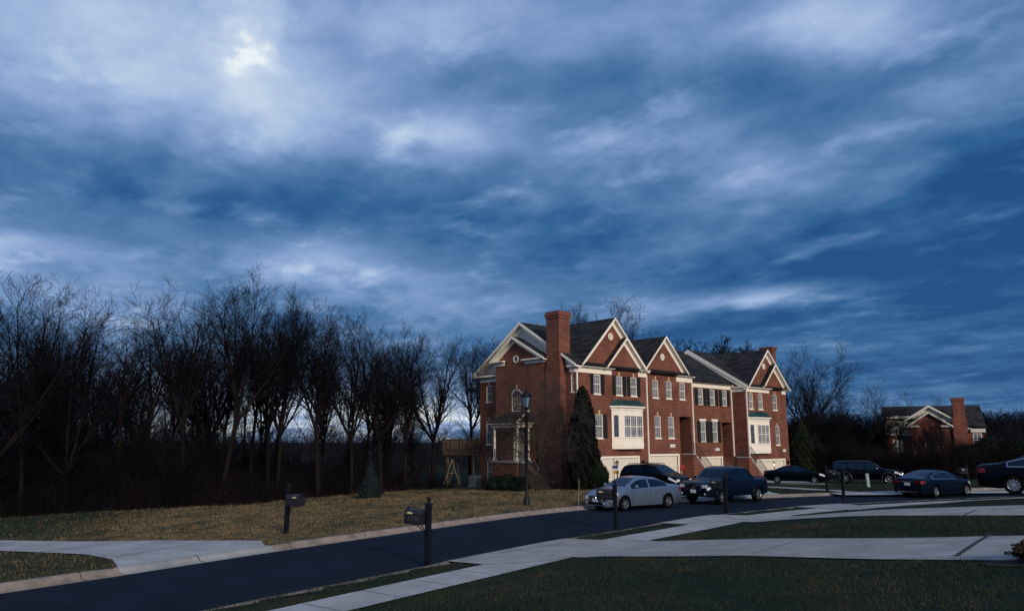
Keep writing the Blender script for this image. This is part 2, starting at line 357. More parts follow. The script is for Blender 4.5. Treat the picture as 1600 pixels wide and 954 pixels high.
def lawn_mat():
    m = bpy.data.materials.new('lawn'); m.use_nodes = True; nt = m.node_tree; b = nt.nodes['Principled BSDF']; L = nt.links.new
    b.inputs['Roughness'].default_value = .95; b.inputs['Specular IOR Level'].default_value = .05
    tx = nt.nodes.new('ShaderNodeTexCoord'); at = nt.nodes.new('ShaderNodeAttribute'); at.attribute_name = 'dormant'
    def nz(sc, det, rg=.6):
        q = nt.nodes.new('ShaderNodeTexNoise'); q.inputs['Scale'].default_value = sc; q.inputs['Detail'].default_value = det; q.inputs['Roughness'].default_value = rg; L(tx.outputs['Object'], q.inputs['Vector']); return q.outputs['Fac']
    def rp(src, a, ca, b_, cb):
        r = nt.nodes.new('ShaderNodeValToRGB'); r.color_ramp.elements[0].position = a; r.color_ramp.elements[0].color = (*ca, 1); r.color_ramp.elements[1].position = b_; r.color_ramp.elements[1].color = (*cb, 1); L(src, r.inputs[0]); return r.outputs[0]
    def mixc(fac, a, b_):
        q = nt.nodes.new('ShaderNodeMix'); q.data_type = 'RGBA'; L(fac, q.inputs[0]); L(a, q.inputs[6]); L(b_, q.inputs[7]); return q.outputs[2]
    fine = nz(14, 5, .7); big = nz(.45, 5); mid = nz(2.2, 5)
    green = rp(fine, .3, (.007, .014, .011), .7, (.020, .031, .020))
    brown = rp(fine, .3, (.020, .018, .012), .7, (.055, .044, .027))
    near = mixc(rp(big, .52, (0, 0, 0), .75, (.8, .8, .8)), green, brown)
    tan = rp(fine, .3, (.085, .062, .032), .7, (.185, .135, .073))
    olive = rp(fine, .3, (.022, .024, .013), .7, (.070, .060, .032))
    far = mixc(rp(mid, .40, (0, 0, 0), .60, (1, 1, 1)), tan, olive)
    L(mixc(at.outputs['Fac'], near, far), b.inputs['Base Color'])
    bp = nt.nodes.new('ShaderNodeBump'); bp.inputs['Strength'].default_value = .7; bp.inputs['Distance'].default_value = .04; L(fine, bp.inputs['Height']); L(bp.outputs[0], b.inputs['Normal'])
    MATS['lawn'] = m; return m
lawn_mat()
g = fast_mesh('lawn', np.stack([X.ravel(), Y.ravel(), Z], 1), F, 'lawn', smooth=True); tag(g, kind='structure')
# dormant (tan) grass grows on the open field beyond the road, left of the drives; greener by the house and the far-left yard
LDRV = [(-7.3, 22.7), (-9.35, 19.3)]
def dormant_of(P, f):
    xr = np.clip((13.0 - P[:, 0] + (P[:, 1] - 40) * .1) / 3, 0, 1)
    d_house = np.clip((60.0 - P[:, 1] - .45 * (P[:, 0] + 2) ) / 4, 0, 1)
    lf = np.clip((P[:, 0] + 17.5 + (P[:, 1] - 24) * .25) / 5, 0, 1)
    lf = np.where((P[:, 1] < 22.5) & (P[:, 0] < -9.0), .25, lf)
    return np.clip(f / .5, 0, 1) * xr * (.12 + .88 * d_house) * (.12 + .88 * lf)
a = g.data.attributes.new('dormant', 'FLOAT', 'POINT'); a.data.foreach_set('value', dormant_of(P, f_).astype(np.float32))

# paved sheets, clipped to small cells so that they follow the ground
def clip_cell(poly, x0, x1, y0, y1):
    for ax, lim, sgn in ((0, x0, 1), (0, x1, -1), (1, y0, 1), (1, y1, -1)):
        out = []
        for i in range(len(poly)):
            p, q = poly[i - 1], poly[i]; a_ = (p[ax] - lim) * sgn; b_ = (q[ax] - lim) * sgn
            if (a_ >= 0) != (b_ >= 0):
                t_ = a_ / (a_ - b_); out.append((p[0] + (q[0] - p[0]) * t_, p[1] + (q[1] - p[1]) * t_))
            if b_ >= 0: out.append(q)
        poly = out
        if len(poly) < 3: return []
    return poly
def inside(P, poly):
    P = np.atleast_2d(P); r = np.zeros(len(P), bool)
    for i in range(len(poly)):
        a_, b_ = poly[i - 1], poly[i]
        c = (a_[1] > P[:, 1]) != (b_[1] > P[:, 1])
        with np.errstate(divide='ignore', invalid='ignore'):
            xi = (b_[0] - a_[0]) * (P[:, 1] - a_[1]) / ((b_[1] - a_[1]) or 1e-9) + a_[0]
        r ^= c & (P[:, 0] < xi)
    return r
PAVED = []
def snap(p):
    for pl, sg, off in ((KF, 1, .18), (KN, -1, .08)):
        d = float(sdist([p], pl)[0]) * sg
        if abs(d) < 1.0:
            e = .01; gx_ = (float(sdist([(p[0] + e, p[1])], pl)[0]) * sg - d) / e; gy_ = (float(sdist([(p[0], p[1] + e)], pl)[0]) * sg - d) / e
            return (p[0] + gx_ * (off - d), p[1] + gy_ * (off - d))
    return p
def sheet(name, poly, m, lift, cell=.6, absz=None):
    poly = [tuple(map(float, p)) for p in poly]
    if name == 'driveway':
        q = []
        for i in range(len(poly)):
            a_, b_ = poly[i], poly[(i + 1) % len(poly)]; k = max(1, int(math.hypot(b_[0] - a_[0], b_[1] - a_[1]) / .8)); q += [(a_[0] + (b_[0] - a_[0]) * j / k, a_[1] + (b_[1] - a_[1]) * j / k) for j in range(k)]
        poly = [snap(p) for p in q]
    PAVED.append(poly)
    xs = [p[0] for p in poly]; ys = [p[1] for p in poly]; V = []; Fc = []
    x = min(xs)
    while x < max(xs):
        y = min(ys)
        while y < max(ys):
            c = clip_cell(poly, x, x + cell, y, y + cell)
            if len(c) >= 3:
                o = len(V); V += c; Fc.append(tuple(range(o, o + len(c))))
            y += cell
        x += cell
    A = np.array(V); z = hgt(A) + lift if absz is None else np.full(len(A), absz)
    me = bpy.data.meshes.new(name); me.from_pydata([(p[0], p[1], q) for p, q in zip(V, z)], [], Fc); me.update(); me.materials.append(MATS[m])
    o = bpy.data.objects.new(name, me); COL.objects.link(o); tag(o, kind='structure'); return o
def band(pl, a, b, i0=None, i1=None):
    """polygon between two offsets (to the right of the travel direction) of a polyline"""
    pl = np.asarray(pl, float)
    d = np.gradient(pl, axis=0); d /= np.linalg.norm(d, axis=1)[:, None]; nr = np.stack([d[:, 1], -d[:, 0]], 1)
    A = pl + nr * a; B = pl + nr * b
    return [tuple(p) for p in A] + [tuple(p) for p in B[::-1]]
def resample(pl, st):
    pl = np.asarray(pl); L = np.r_[0, np.cumsum(np.hypot(*np.diff(pl, axis=0).T))]; s_ = np.arange(0, L[-1], st)
    return np.stack([np.interp(s_, L, pl[:, 0]), np.interp(s_, L, pl[:, 1])], 1)
mk = lambda pl: pl[(pl[:, 1] > -45) & (pl[:, 0] < 130)]
sheet('road', [tuple(p) for p in mk(KF)] + [tuple(p) for p in mk(KN)[::-1]], 'asphalt', 0, cell=2.0, absz=-.10)
def kerb(name, pl, side, aprons, slim=False):
    q = resample(mk(pl), .3); d = np.gradient(q, axis=0); d /= np.linalg.norm(d, axis=1)[:, None]; nr = np.stack([-d[:, 1], d[:, 0]], 1) * side
    prof = [(-.28, -.096), (-.05, -.082), (.03, .02), (.09, .045), (.24, .045), (.30, -.15)]
    if slim: prof = [(-.13, -.097), (-.03, -.088), (.02, -.01), (.05, -.005), (.09, -.005), (.18, -.15)]
    low = np.ones(len(q))
    for (ax_, ay_), (bx_, by_) in aprons:
        sa = np.argmin(np.hypot(q[:, 0] - ax_, q[:, 1] - ay_)); sb = np.argmin(np.hypot(q[:, 0] - bx_, q[:, 1] - by_)); sa, sb = min(sa, sb), max(sa, sb)
        low = np.minimum(low, np.clip(np.maximum(sa - np.arange(len(q)), np.arange(len(q)) - sb) / 3, 0, 1))
    V = []; Fc = []
    for i in range(len(q)):
        for u, z in prof:
            tg = z if u < -.04 else (-.03 if u < .04 else (.02 if u < .25 and z > -.1 else z)); zz_ = z * low[i] + tg * (1 - low[i])
            V.append((q[i, 0] + nr[i, 0] * u, q[i, 1] + nr[i, 1] * u, zz_))
    k = len(prof)
    for i in range(len(q) - 1):
        for j in range(k - 1): Fc.append((i * k + j, i * k + j + 1, (i + 1) * k + j + 1, (i + 1) * k + j))
    o = fast_mesh(name, np.array(V), np.array(Fc), 'kerb_old' if slim else 'kerb_concrete'); tag(o, kind='structure')
    for (ax_, ay_), (bx_, by_) in aprons:
        sa = np.argmin(np.hypot(q[:, 0] - ax_, q[:, 1] - ay_)); sb = np.argmin(np.hypot(q[:, 0] - bx_, q[:, 1] - by_)); sa, sb = min(sa, sb), max(sa, sb)
        Va = np.array(V).reshape(len(q), len(prof), 3)[sa:sb + 1].copy(); Va[:, :, 2] += .006; Va[:, -1, 2] = Va[:, -2, 2]; k = len(prof)
        Fa = [(i * k + j, i * k + j + 1, (i + 1) * k + j + 1, (i + 1) * k + j) for i in range(sb - sa) for j in range(k - 1)]
        tag(fast_mesh('driveway_apron', Va.reshape(-1, 3), np.array(Fa), 'concrete_worn'), kind='structure')
    # open joints every three metres
    jb = MB()
    for i in range(5, len(q) - 1, 10):
        for (u0, z0), (u1, z1) in zip(prof[:-2], prof[1:-1]):
            e = d[i] * .012; a0 = q[i] + nr[i] * u0; a1 = q[i] + nr[i] * u1
            zf = lambda z: (z if z < 0 else z * low[i] + .02 * (1 - low[i])) + .012 * (1 - low[i]) + .004
            jb._add([(a0[0] - e[0], a0[1] - e[1], zf(z0)), (a0[0] + e[0], a0[1] + e[1], zf(z0)), (a1[0] + e[0], a1[1] + e[1], zf(z1)), (a1[0] - e[0], a1[1] - e[1], zf(z1))], [(0, 1, 2, 3)])
    tag(jb.build(name + '_joint', 'joint'), kind='structure')
kerb('kerb', KF, 1, [((-9.2, 18.4), (-6.9, 22.2)), ((9.5, 40.2), (13.5, 41.9)), ((18.6, 44.0), (23.5, 45.9))])
kerb('kerb', KN, -1, slim=True, aprons=[((-1.6, 19.7), (1.4, 23.8)), ((5.4, 28.3), (7.6, 31.0)), ((12.8, 35.1), (15.0, 36.5))])
sw = KN[(KN[:, 1] > -45) & (KN[:, 0] < 100)]
sheet('sidewalk', band(resample(sw, .6), 1.12, 2.28), 'concrete', .020)
sheet('driveway', [(-1.5, 19.35), (1.2, 23.15), (2.0, 23.45), (2.75, 23.5), (4.0, 23.5), (11.1, 16.75), (18.3, 10.0), (15.8, 7.2), (8.46, 13.6), (5.2, 17.45), (2.3, 19.95), (1.5, 20.1), (0.5, 19.3), (-0.6, 18.9)], 'concrete_worn', .028)
sheet('driveway', [(5.6, 28.05), (7.5, 30.5), (8.6, 30.8), (10.7, 31.3), (16.0, 23.9), (20, 18.3), (17.4, 16.6), (14.1, 21.3), (9.85, 27.6), (8.6, 28.6), (7.2, 28.5), (6.4, 27.7)], 'concrete_worn', .028)
sheet('driveway', [(13.0, 34.9), (14.9, 36.1), (16.2, 36.0), (17.3, 33.7), (19.7, 29.4), (23.5, 23), (21.2, 21.4), (17.4, 28.2), (15.5, 32.3), (14.6, 33.7)], 'concrete_worn', .028)
sheet('driveway', [(19.3, 31.6), (21.2, 33.0), (27, 25.0), (24.2, 23.4)], 'concrete_worn', .028)
sheet('driveway', [(-9.55, 18.6), (-7.25, 22.25), (-7.6, 23.3), (-15.7, 25.2), (-30, 29), (-40, 32), (-40, 29.2), (-29.5, 25.7), (-15.2, 22.6), (-11.6, 21.0), (-10.2, 19.7)], 'concrete', .028)
SL = [ground(1550, 836), ground(1494, 871)]
def strip(name, a, b, w=.03, lift=.036):
    a = np.array(a); b = np.array(b); d = (b - a) / np.linalg.norm(b - a); n = np.array([d[1], -d[0]]) * w / 2
    return sheet(name, [tuple(a - n), tuple(b - n), tuple(b + n), tuple(a + n)], 'joint', lift)
np_paved = len(PAVED)
strip('driveway_joint', SL[0], SL[1], .09)
strip('driveway_joint', ground(880, 850), ground(700, 877), .02); strip('driveway_joint', ground(1240, 848), ground(1175, 866), .02)
strip('driveway_joint', ground(1525, 798), ground(1500, 809), .06)
strip('driveway_joint', ground(230, 844), ground(60, 863), .03); strip('driveway_joint', ground(330, 845), ground(180, 872), .03)
qs = resample(sw, 1.5); dq = np.gradient(qs, axis=0); dq /= np.linalg.norm(dq, axis=1)[:, None]
for p_, e_ in zip(qs, dq):
    if 10 < p_[1] < 45:
        nr_ = np.array([e_[1], -e_[0]]); strip('sidewalk_joint', p_ + nr_ * 1.13, p_ + nr_ * 2.27, .018, .024)
del PAVED[np_paved:]

# ------------------------------------------------------------------ townhouses
TH = R(48); ROT = math.pi / 2 - TH
C0 = Vector((4.9, 57.0)); DV = Vector((math.sin(TH), math.cos(TH))); WV = Vector((-math.cos(TH), math.sin(TH)))
def row(s, w): return (C0.x + DV.x * s + WV.x * w, C0.y + DV.y * s + WV.y * w)
GB = -1.3     # foundations reach below the lawn
class House:
    def __init__(s, name, s0, label, loc=None, rot=None):
        x, y = row(s0, 0) if loc is None else loc[:2]
        s.s0 = s0 if loc is None else 0
        s.root = empty(name, (x, y, 0 if loc is None else loc[2]), ROT if rot is None else rot, label, 'house')
    def mb(s): return MB(lambda x, y, z: (x - s.s0, y, z))
    def front(s, y0): return MB(lambda u, v, d: (u - s.s0, y0 - d, v))      # u along facade, v up, d outwards
    def side(s, x0): return MB(lambda u, v, d: (x0 - s.s0 - d, u, v))
def wbox(mb, u0, u1, v0, v1, d0, d1):
    mb._add([(u0, v0, d0), (u1, v0, d0), (u1, v1, d0), (u0, v1, d0), (u0, v0, d1), (u1, v0, d1), (u1, v1, d1), (u0, v1, d1)],
            [(0, 3, 2, 1), (4, 5, 6, 7), (0, 1, 5, 4), (1, 2, 6, 5), (2, 3, 7, 6), (3, 0, 4, 7)])
def wall_holes(mk_mb, mb, u0, u1, v0, v1, holes, depth=.12):
    us = sorted({u0, u1} | {h for q in holes for h in q[:2]}); vs = sorted({v0, v1} | {h for q in holes for h in q[2:]})
    for a, b in zip(us[:-1], us[1:]):
        for c, d in zip(vs[:-1], vs[1:]):
            if any(q[0] <= a and b <= q[1] and q[2] <= c and d <= q[3] for q in holes): continue
            mb._add([(a, c, 0), (b, c, 0), (b, d, 0), (a, d, 0)], [(0, 1, 2, 3)])
    for (a, b, c, d) in holes:
        mb._add([(a, c, 0), (b, c, 0), (b, d, 0), (a, d, 0), (a, c, -depth), (b, c, -depth), (b, d, -depth), (a, d, -depth)],
                [(0, 1, 5, 4), (1, 2, 6, 5), (2, 3, 7, 6), (3, 0, 4, 7)])
def window(hs, wall, u0, u1, v0, v1, key=True, pane='blind_pane', cols=3, rows=4, shut=None, fw=.05):
    """wall: function returning an MB in (u, v, d) wall coordinates"""
    f = wall()
    D0, D1 = -.11, -.02
    for (a, b, c, d) in ((u0, u0 + fw, v0, v1), (u1 - fw, u1, v0, v1), (u0 + fw, u1 - fw, v1 - fw, v1), (u0 + fw, u1 - fw, v0, v0 + fw)): wbox(f, a, b, c, d, D0, D1)
    vm = (v0 + v1) / 2; wbox(f, u0 + fw, u1 - fw, vm - .03, vm + .03, D0, D1 - .01)
    for i in range(1, cols):
        u = u0 + fw + (u1 - u0 - 2 * fw) * i / cols; wbox(f, u - .005, u + .005, v0 + fw, v1 - fw, -.088, -.055)
    for i in range(1, rows):
        if i * 2 == rows: continue
        v = v0 + (v1 - v0) * i / rows; wbox(f, u0 + fw, u1 - fw, v - .005, v + .005, -.089, -.056)
    wf = f.build('window', 'trim', hs.root)
    p = wall(); p._add([(u0 + .02, v0 + .02, -.092), (u1 - .02, v0 + .02, -.092), (u1 - .02, v1 - .02, -.092), (u0 + .02, v1 - .02, -.092)], [(0, 1, 2, 3)])
    p.build('pane', pane, wf)
    s_ = wall(); wbox(s_, u0 - .05, u1 + .05, v0 - .09, v0 - .002, -.10, .05); s_.build('sill', 'trim' if key else 'brick', wf)
    if key:
        k = wall(); um = (u0 + u1) / 2
        k._add([(um - .07, v1 + .01, .03), (um + .07, v1 + .01, .03), (um + .11, v1 + .32, .03), (um - .11, v1 + .32, .03), (um - .07, v1 + .01, -.03), (um + .07, v1 + .01, -.03), (um + .11, v1 + .32, -.03), (um - .11, v1 + .32, -.03)],
               [(0, 1, 2, 3), (0, 4, 5, 1), (1, 5, 6, 2), (2, 6, 7, 3), (3, 7, 4, 0)]); k.build('keystone', 'keystone', wf)
    for a, b in (shut or []):
        q = wall(); wbox(q, a, b, v0 - .02, v1 + .03, .004, .045)
        nsl = int((v1 - v0) / .075)
        for i in range(nsl):
            v = v0 + .04 + i * (v1 - v0 - .06) / nsl; wbox(q, a + .05, b - .05, v, v + .035, .045, .058)
        q.build('shutter', 'shutter_dark', hs.root)
def garage(hs, y0, u0, u1, v1, v0=GB):
    f = hs.front(y0)
    n = 4; hh = (v1 - .02 - (v1 - 2.15)) / n
    wbox(f, u0, u1, v0, v1, -.14, -.09)
    for i in range(n):
        v = v1 - .03 - (i + 1) * hh
        for k in range(4):
            a = u0 + .1 + k * (u1 - u0 - .2) / 4; wbox(f, a + .06, a + (u1 - u0 - .2) / 4 - .06, v + .09, v + hh - .06, -.09, -.075)
        wbox(f, u0 + .02, u1 - .02, v + hh - .012, v + hh + .002, -.09, -.072)
    gd = f.build('garage_door', 'garage_white', hs.root)
    t_ = hs.front(y0); wbox(t_, u0 - .14, u0, v0, v1 + .16, -.1, .025); wbox(t_, u1, u1 + .22, v0, v1 + .16, -.1, .025); wbox(t_, u0, u1, v1, v1 + .16, -.1, .024)
    t_.build('door_frame', 'trim', gd)
def rake(mb, apex, foot, y0, y1, w=.38):
    """board running down a gable edge; apex and foot are (x, z) on its upper edge"""
    (ax_, az_), (fx_, fz_) = apex, foot
    mb.prism([(ax_, az_), (fx_, fz_), (fx_, fz_ - w), (ax_, az_ - w * 1.15)], y0, y1)
def gable(hs, apex, hw, foot_z, y, depth_back, slope, wall_lo, wall_hw=None, ov=.35, vent=None, trimw=.36):
    """front cross gable: roof slabs, brick triangle, rake boards, round louvre"""
    ax_, az_ = apex; r = hs.mb(); L_, R_ = ax_ - hw, ax_ + hw; zf = az_ - hw * slope
    for fx in (L_, R_): r.slab([(ax_, y - ov, az_), (fx, y - ov, zf), (fx, y + depth_back, zf), (ax_, y + depth_back, az_)], .12)
    r.build('roof', 'shingle', hs.root)
    b = hs.mb(); wh = hw - .28 if wall_hw is None else wall_hw
    b.prism([(ax_ - wh, wall_lo), (ax_ + wh, wall_lo), (ax_ + wh, az_ - wh * slope - .14), (ax_, az_ - .14), (ax_ - wh, az_ - wh * slope - .14)], y, y + .25)
    b.build('gable_wall', 'brick', hs.root)
    t_ = hs.mb()
    for sg, fx in ((-1, L_), (1, R_)):
        rake(t_, (ax_, az_ - .005), (fx, zf - .005), y - ov - .05, y - ov + .005, .17)             # fascia on the roof edge
        rake(t_, (ax_, az_ - .15), (fx + .02 * sg, zf - .16), y - ov + .006, y - .045, .05)      # soffit
        rake(t_, (ax_, az_ - .19), (fx - .26 * sg, az_ - .20 - (hw - .26) * slope), y - .045, y + .004, trimw)   # frieze board on the brick
    t_.build('gable_trim', 'trim', hs.root)
    if vent:
        vx, vz, vr = vent; o = MB(lambda px, py, pz: (px - hs.s0, py, pz))
        o.lathe([(vr * .99, y - .01), (vr * .99, y - .05), (vr * .8, y - .05), (vr * .78, y - .02), (0.001, y - .02)], 20, (vx, 0, vz), 'y')
        for i in range(-3, 4):
            hw_ = math.sqrt(max(0, (vr * .8) ** 2 - (i * vr * .22) ** 2)); o.box(vx - hw_, vx + hw_, y - .045, y - .02, vz + i * vr * .22 - .012, vz + i * vr * .22 + .03)
        v_ = o.build('gable_vent', 'trim', hs.root)
        rg = MB(lambda px, py, pz: (px - hs.s0, py, pz)); rg.lathe([(vr * 1.02, y - .02), (vr * 1.45, y - .02), (vr * 1.45, y + .0), (vr * 1.02, y + .0)], 20, (vx, 0, vz), 'y'); rg.build('brick_surround', 'brick', v_)
def frieze(hs, u0, u1, v0, v1, y, wrap=None):
    f = hs.mb(); f.box(u0, u1, y - .05, y - .002, v0, v1 - .14); f.box(u0 - .05, u1 + .05, y - .16, y - .002, v1 - .138, v1 - .06); f.box(u0 - .14, u1 + .14, y - .34, y - .002, v1 - .058, v1 + .06)
    return f.build('frieze', 'trim', hs.root)
def bay(hs, y0, u0, u1, zb, zt, pr, rz, win):
    b = hs.mb(); a = .55                   # splayed sides
    def ring(z, e): return [(u0 - e, y0 - .002, z), (u0 + a - e * .3, y0 - pr - e, z), (u1 - a + e * .3, y0 - pr - e, z), (u1 + e, y0 - .002, z)]
    lev = [(zb, 0), (zb + .16, 0), (zb + .17, .03), (zb + .42, .03), (zb + .43, 0), (zb + .86, 0), (zb + .87, .05), (zb + .95, .05), (zb + .96, 0), (zt - .2, 0), (zt - .19, .06), (zt, .06)]
    V = []; 
    for z, e in lev: V += ring(z, e)
    Fc = [tuple(range(4)), tuple(range(len(V) - 4, len(V)))]
    for i in range(len(lev) - 1):
        for j in range(3): Fc.append((i * 4 + j, i * 4 + j + 1, i * 4 + j + 5, i * 4 + j + 4))
    b._add(V, Fc)
    bw = b.build('bay_window', 'trim', hs.root)
    r = hs.mb(); e = .22
    base_ = [(u0 - e, y0 - .002, zt + .002), (u0 + a - .1, y0 - pr - e, zt + .002), (u1 - a + .1, y0 - pr - e, zt + .002), (u1 + e, y0 - .002, zt + .002)]
    eave = [(p[0], p[1], p[2] + .12) for p in base_]
    top = [(u0 + .3, y0 - .003, rz), (u0 + .8, y0 - .10, rz), (u1 - .8, y0 - .10, rz), (u1 - .3, y0 - .003, rz)]
    tr = hs.mb(); tr._add(base_ + eave, [(0, 1, 2, 3), (4, 5, 6, 7)] + [(i, i + 1, i + 5, i + 4) for i in range(3)]); tr.build('cornice', 'trim', bw)
    e2 = [(p[0], p[1], p[2] + .003) for p in eave]
    r._add(e2 + top, [(4, 5, 6, 7)] + [(i, i + 1, i + 5, i + 4) for i in range(3)])
    for k in range(1, 7):                   # standing seams
        t0 = k / 7; p0 = Vector(e2[1]).lerp(Vector(e2[2]), t0); p1 = Vector(top[1]).lerp(Vector(top[2]), t0); up_ = Vector((0, -.01, .02)); r.beam(p0 + up_, p1 + up_, .03, .05)
    r.build('bay_roof', 'copper_green', bw)
    u_0, u_1, v0, v1 = win; y = y0 - pr
    p = hs.mb(); p._add([(u_0, y - .012, v0), (u_1, y - .012, v0), (u_1, y - .012, v1), (u_0, y - .012, v1)], [(0, 1, 2, 3)]); p.build('pane', 'blind_pane', bw)
    s_ = hs.mb()
    for i in range(4):
        u = u_0 + (u_1 - u_0) * i / 3; s_.box(u - .045, u + .045, y - .045, y - .002, v0 - .05, v1 + .05)
    for v in (v0, v1, (v0 + v1) / 2): s_.box(u_0 - .05, u_1 + .05, y - .042, y - .003, v - .035, v + .035)
    for i in range(3):
        for j in (1, 2):
            u = u_0 + (u_1 - u_0) * (i + j / 3) / 3; s_.box(u - .007, u + .007, y - .028, y - .004, v0, v1)
    for j in (1, 3, 5, 7): v = v0 + (v1 - v0) * j / 8; s_.box(u_0, u_1, y - .027, y - .005, v - .007, v + .007)
    s_.build('window_frame', 'trim', bw)
    for sg in (0, 1):                        # narrow panes in the splayed sides
        uA = u0 if sg == 0 else u1; uB = u0 + a if sg == 0 else u1 - a
        q = hs.mb(); o = .012 * (-1 if sg == 0 else 1)
        P1 = lambda t_, z: (uA + (uB - uA) * t_ + o, y0 - pr * t_ - .008, z)
        q._add([P1(.25, v0), P1(.75, v0), P1(.75, v1), P1(.25, v1)], [(0, 1, 2, 3)]); q.build('pane', 'pane', bw)
def downspout(hs, x, y, z0, z1):
    d = hs.mb(); d.box(x - .05, x + .05, y - .10, y - .012, z0, z1 - .1); d.box(x - .09, x + .09, y - .36, y - .02, z1 - .1, z1 + .05)
    for z in (z0 + 1.6, z0 + 4.2): d.box(x - .07, x + .07, y - .106, y - .006, z, z + .06)
    d.build('downspout', 'trim', hs.root)
def plaque(hs, y, u0, u1, v0, v1):
    f = hs.front(y); wbox(f, u0, u1, v0, v1, .002, .035); f.build('house_plaque', 'plaque', hs.root)
def sconce(hs, x, y, z):
    s_ = hs.mb(); s_.box(x - .05, x + .05, y - .06, y - .002, z - .1, z + .1); s_.lathe([(.03, z - .05), (.09, z - .03), (.11, z + .16), (.14, z + .18), (.03, z + .28), (.001, z + .33)], 8, (x, y - .16, 0)); s_.build('wall_lantern', 'black_iron', hs.root)

# ---- the left end house
A = House('brick_townhouse', 0, 'left end brick townhouse with tall side chimney, side porch and two nested front gables')
wf = A.mb(); fr = lambda: A.front(0); fr2 = lambda: A.front(-.06); sdw = lambda: A.side(0)
W2 = [(2.07, 2.86)]; holes = [(2.07, 2.86, 6.63, 8.16), (2.2, 3.05, 3.2, 5.04), (2.75, 4.25, GB, 1.63)]
m_ = fr(); wall_holes(fr, m_, 0, 4.25, GB, 8.7, holes); 
wb = MB(); 
def merge(dst, src): o = len(dst.v); dst.v += src.v; dst.f += [tuple(i + o for i in f) for f in src.f]
merge(wb, m_)
m_ = fr2(); wall_holes(fr2, m_, 4.25, 8.75, GB, 8.9, [(4.7, 5.48, 6.63, 8.16), (6.55, 7.34, 6.63, 8.16), (4.25, 7.3, GB, 1.63)]); merge(wb, m_)
q = A.mb(); q._add([(4.25, -.06, 1.63), (4.25, 0, 1.63), (4.25, 0, 8.9), (4.25, -.06, 8.9), (8.75, -.06, GB), (8.75, 1, GB), (8.75, 1, 8.9), (8.75, -.06, 8.9)], [(0, 1, 2, 3), (4, 5, 6, 7)]); merge(wb, q)
m_ = sdw(); wall_holes(sdw, m_, 0, 11.5, GB, 8.7, [(.18, .5, 6.7, 8.1), (9.85, 10.68, 6.3, 7.7), (9.8, 10.65, 2.7, 4.65), (9.75, 10.5, -.6, 1.35)]); merge(wb, m_)
q = A.mb(); q._add([(0, 11.5, GB), (8.75, 11.5, GB), (8.75, 11.5, 8.7), (0, 11.5, 8.7)], [(0, 1, 2, 3)]); merge(wb, q)
wb.build('wall', 'brick', A.root)
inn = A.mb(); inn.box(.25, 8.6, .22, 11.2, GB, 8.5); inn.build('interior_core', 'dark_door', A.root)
garage(A, -.062, 2.75, 7.2, 1.63)
window(A, fr, 2.07, 2.86, 6.63, 8.16, shut=[(1.66, 2.03), (2.90, 3.32)]); window(A, fr, 2.2, 3.05, 3.2, 5.04, shut=[(1.75, 2.15), (3.1, 3.55)])
window(A, fr2, 4.7, 5.48, 6.63, 8.16, shut=[(4.28, 4.66), (5.52, 5.92)]); window(A, fr2, 6.55, 7.34, 6.63, 8.16, shut=[(6.1, 6.5), (7.38, 7.78)])
window(A, sdw, .18, .5, 6.7, 8.1, cols=2, pane='pane'); window(A, sdw, 9.85, 10.68, 6.3, 7.7, pane='pane'); window(A, sdw, 9.8, 10.65, 2.7, 4.65, pane='pane'); window(A, sdw, 9.75, 10.5, -.6, 1.35, pane='pane')
frieze(A, .02, 4.2, 8.22, 8.72, 0); frieze(A, 7.55, 8.7, 8.26, 8.80, -.06)
pt = A.mb(); pt.slab([(-.1, -.38, 8.80), (4.3, -.38, 8.80), (4.3, .1, 9.12), (-.1, .1, 9.12)], .05); pt.build('pent_roof', 'flashing', A.root)
rf = A.mb(); RZ, RY = 12.75, 5.95
rf.slab([(-.4, -.42, 8.82), (8.75, -.42, 8.82), (8.75, RY, RZ), (-.4, RY, RZ)], .14); rf.slab([(-.4, RY, RZ), (8.75, RY, RZ), (8.75, 12.2, 8.62), (-.4, 12.2, 8.62)], .14)
rf.build('roof', 'shingle', A.root)
gable(A, (4.45, 12.9), 4.1, 8.9, 0, 6.6, 1.0, 8.6, vent=(4.2, 11.35, .3))
gable(A, (5.62, 11.35), 2.5, 8.85, -.2, 3.0, 1.0, 8.75, wall_hw=2.2)
# side gable in pale siding with its rakes
sg_ = A.mb(); sg_.prism([(.1, 8.7), (11.5, 8.7), (RY, RZ - .2)], .03, .2, 'x'); 
for i in range(17):
    z = 8.75 + i * .22; w0 = .1 + (z - 8.7) / (RZ - .2 - 8.7) * (RY - .1); w1 = 11.5 - (z - 8.7) / (RZ - .2 - 8.7) * (11.5 - RY)
    if w1 - w0 > .3: sg_.box(.008, .03, w0 + .1, w1 - .1, z, z + .19)
sg_.build('gable_siding', 'siding', A.root)
t_ = A.mb()
for (fy, fz) in ((-.42, 8.8), (12.2, 8.6)):
    t_.prism([(RY, RZ - .006), (fy, fz), (fy, fz - .19), (RY, RZ - .24)], -.46, -.402, 'x')
    t_.prism([(RY, RZ - .15), (fy, fz - .14), (fy, fz - .2), (RY, RZ - .21)], -.401, -.06, 'x')
    k = .9; t_.prism([(RY, RZ - .2), (RY + (fy - RY) * k, RZ + (fz - RZ) * k - .2), (RY + (fy - RY) * k, RZ + (fz - RZ) * k - .58), (RY, RZ - .66)], -.058, .002, 'x')
t_.build('gable_trim', 'trim', A.root)
f = A.mb(); f.box(-.07, -.002, 9.05, 11.45, 8.02, 8.42); f.box(-.38, -.002, 8.95, 12.1, 8.422, 8.58); f.build('frieze', 'trim', A.root); f = A.mb(); f.box(-.07, -.002, 0.0, .62, 8.22, 8.6); f.box(-.36, -.003, -.36, .6, 8.602, 8.74); f.build('frieze', 'trim', A.root)
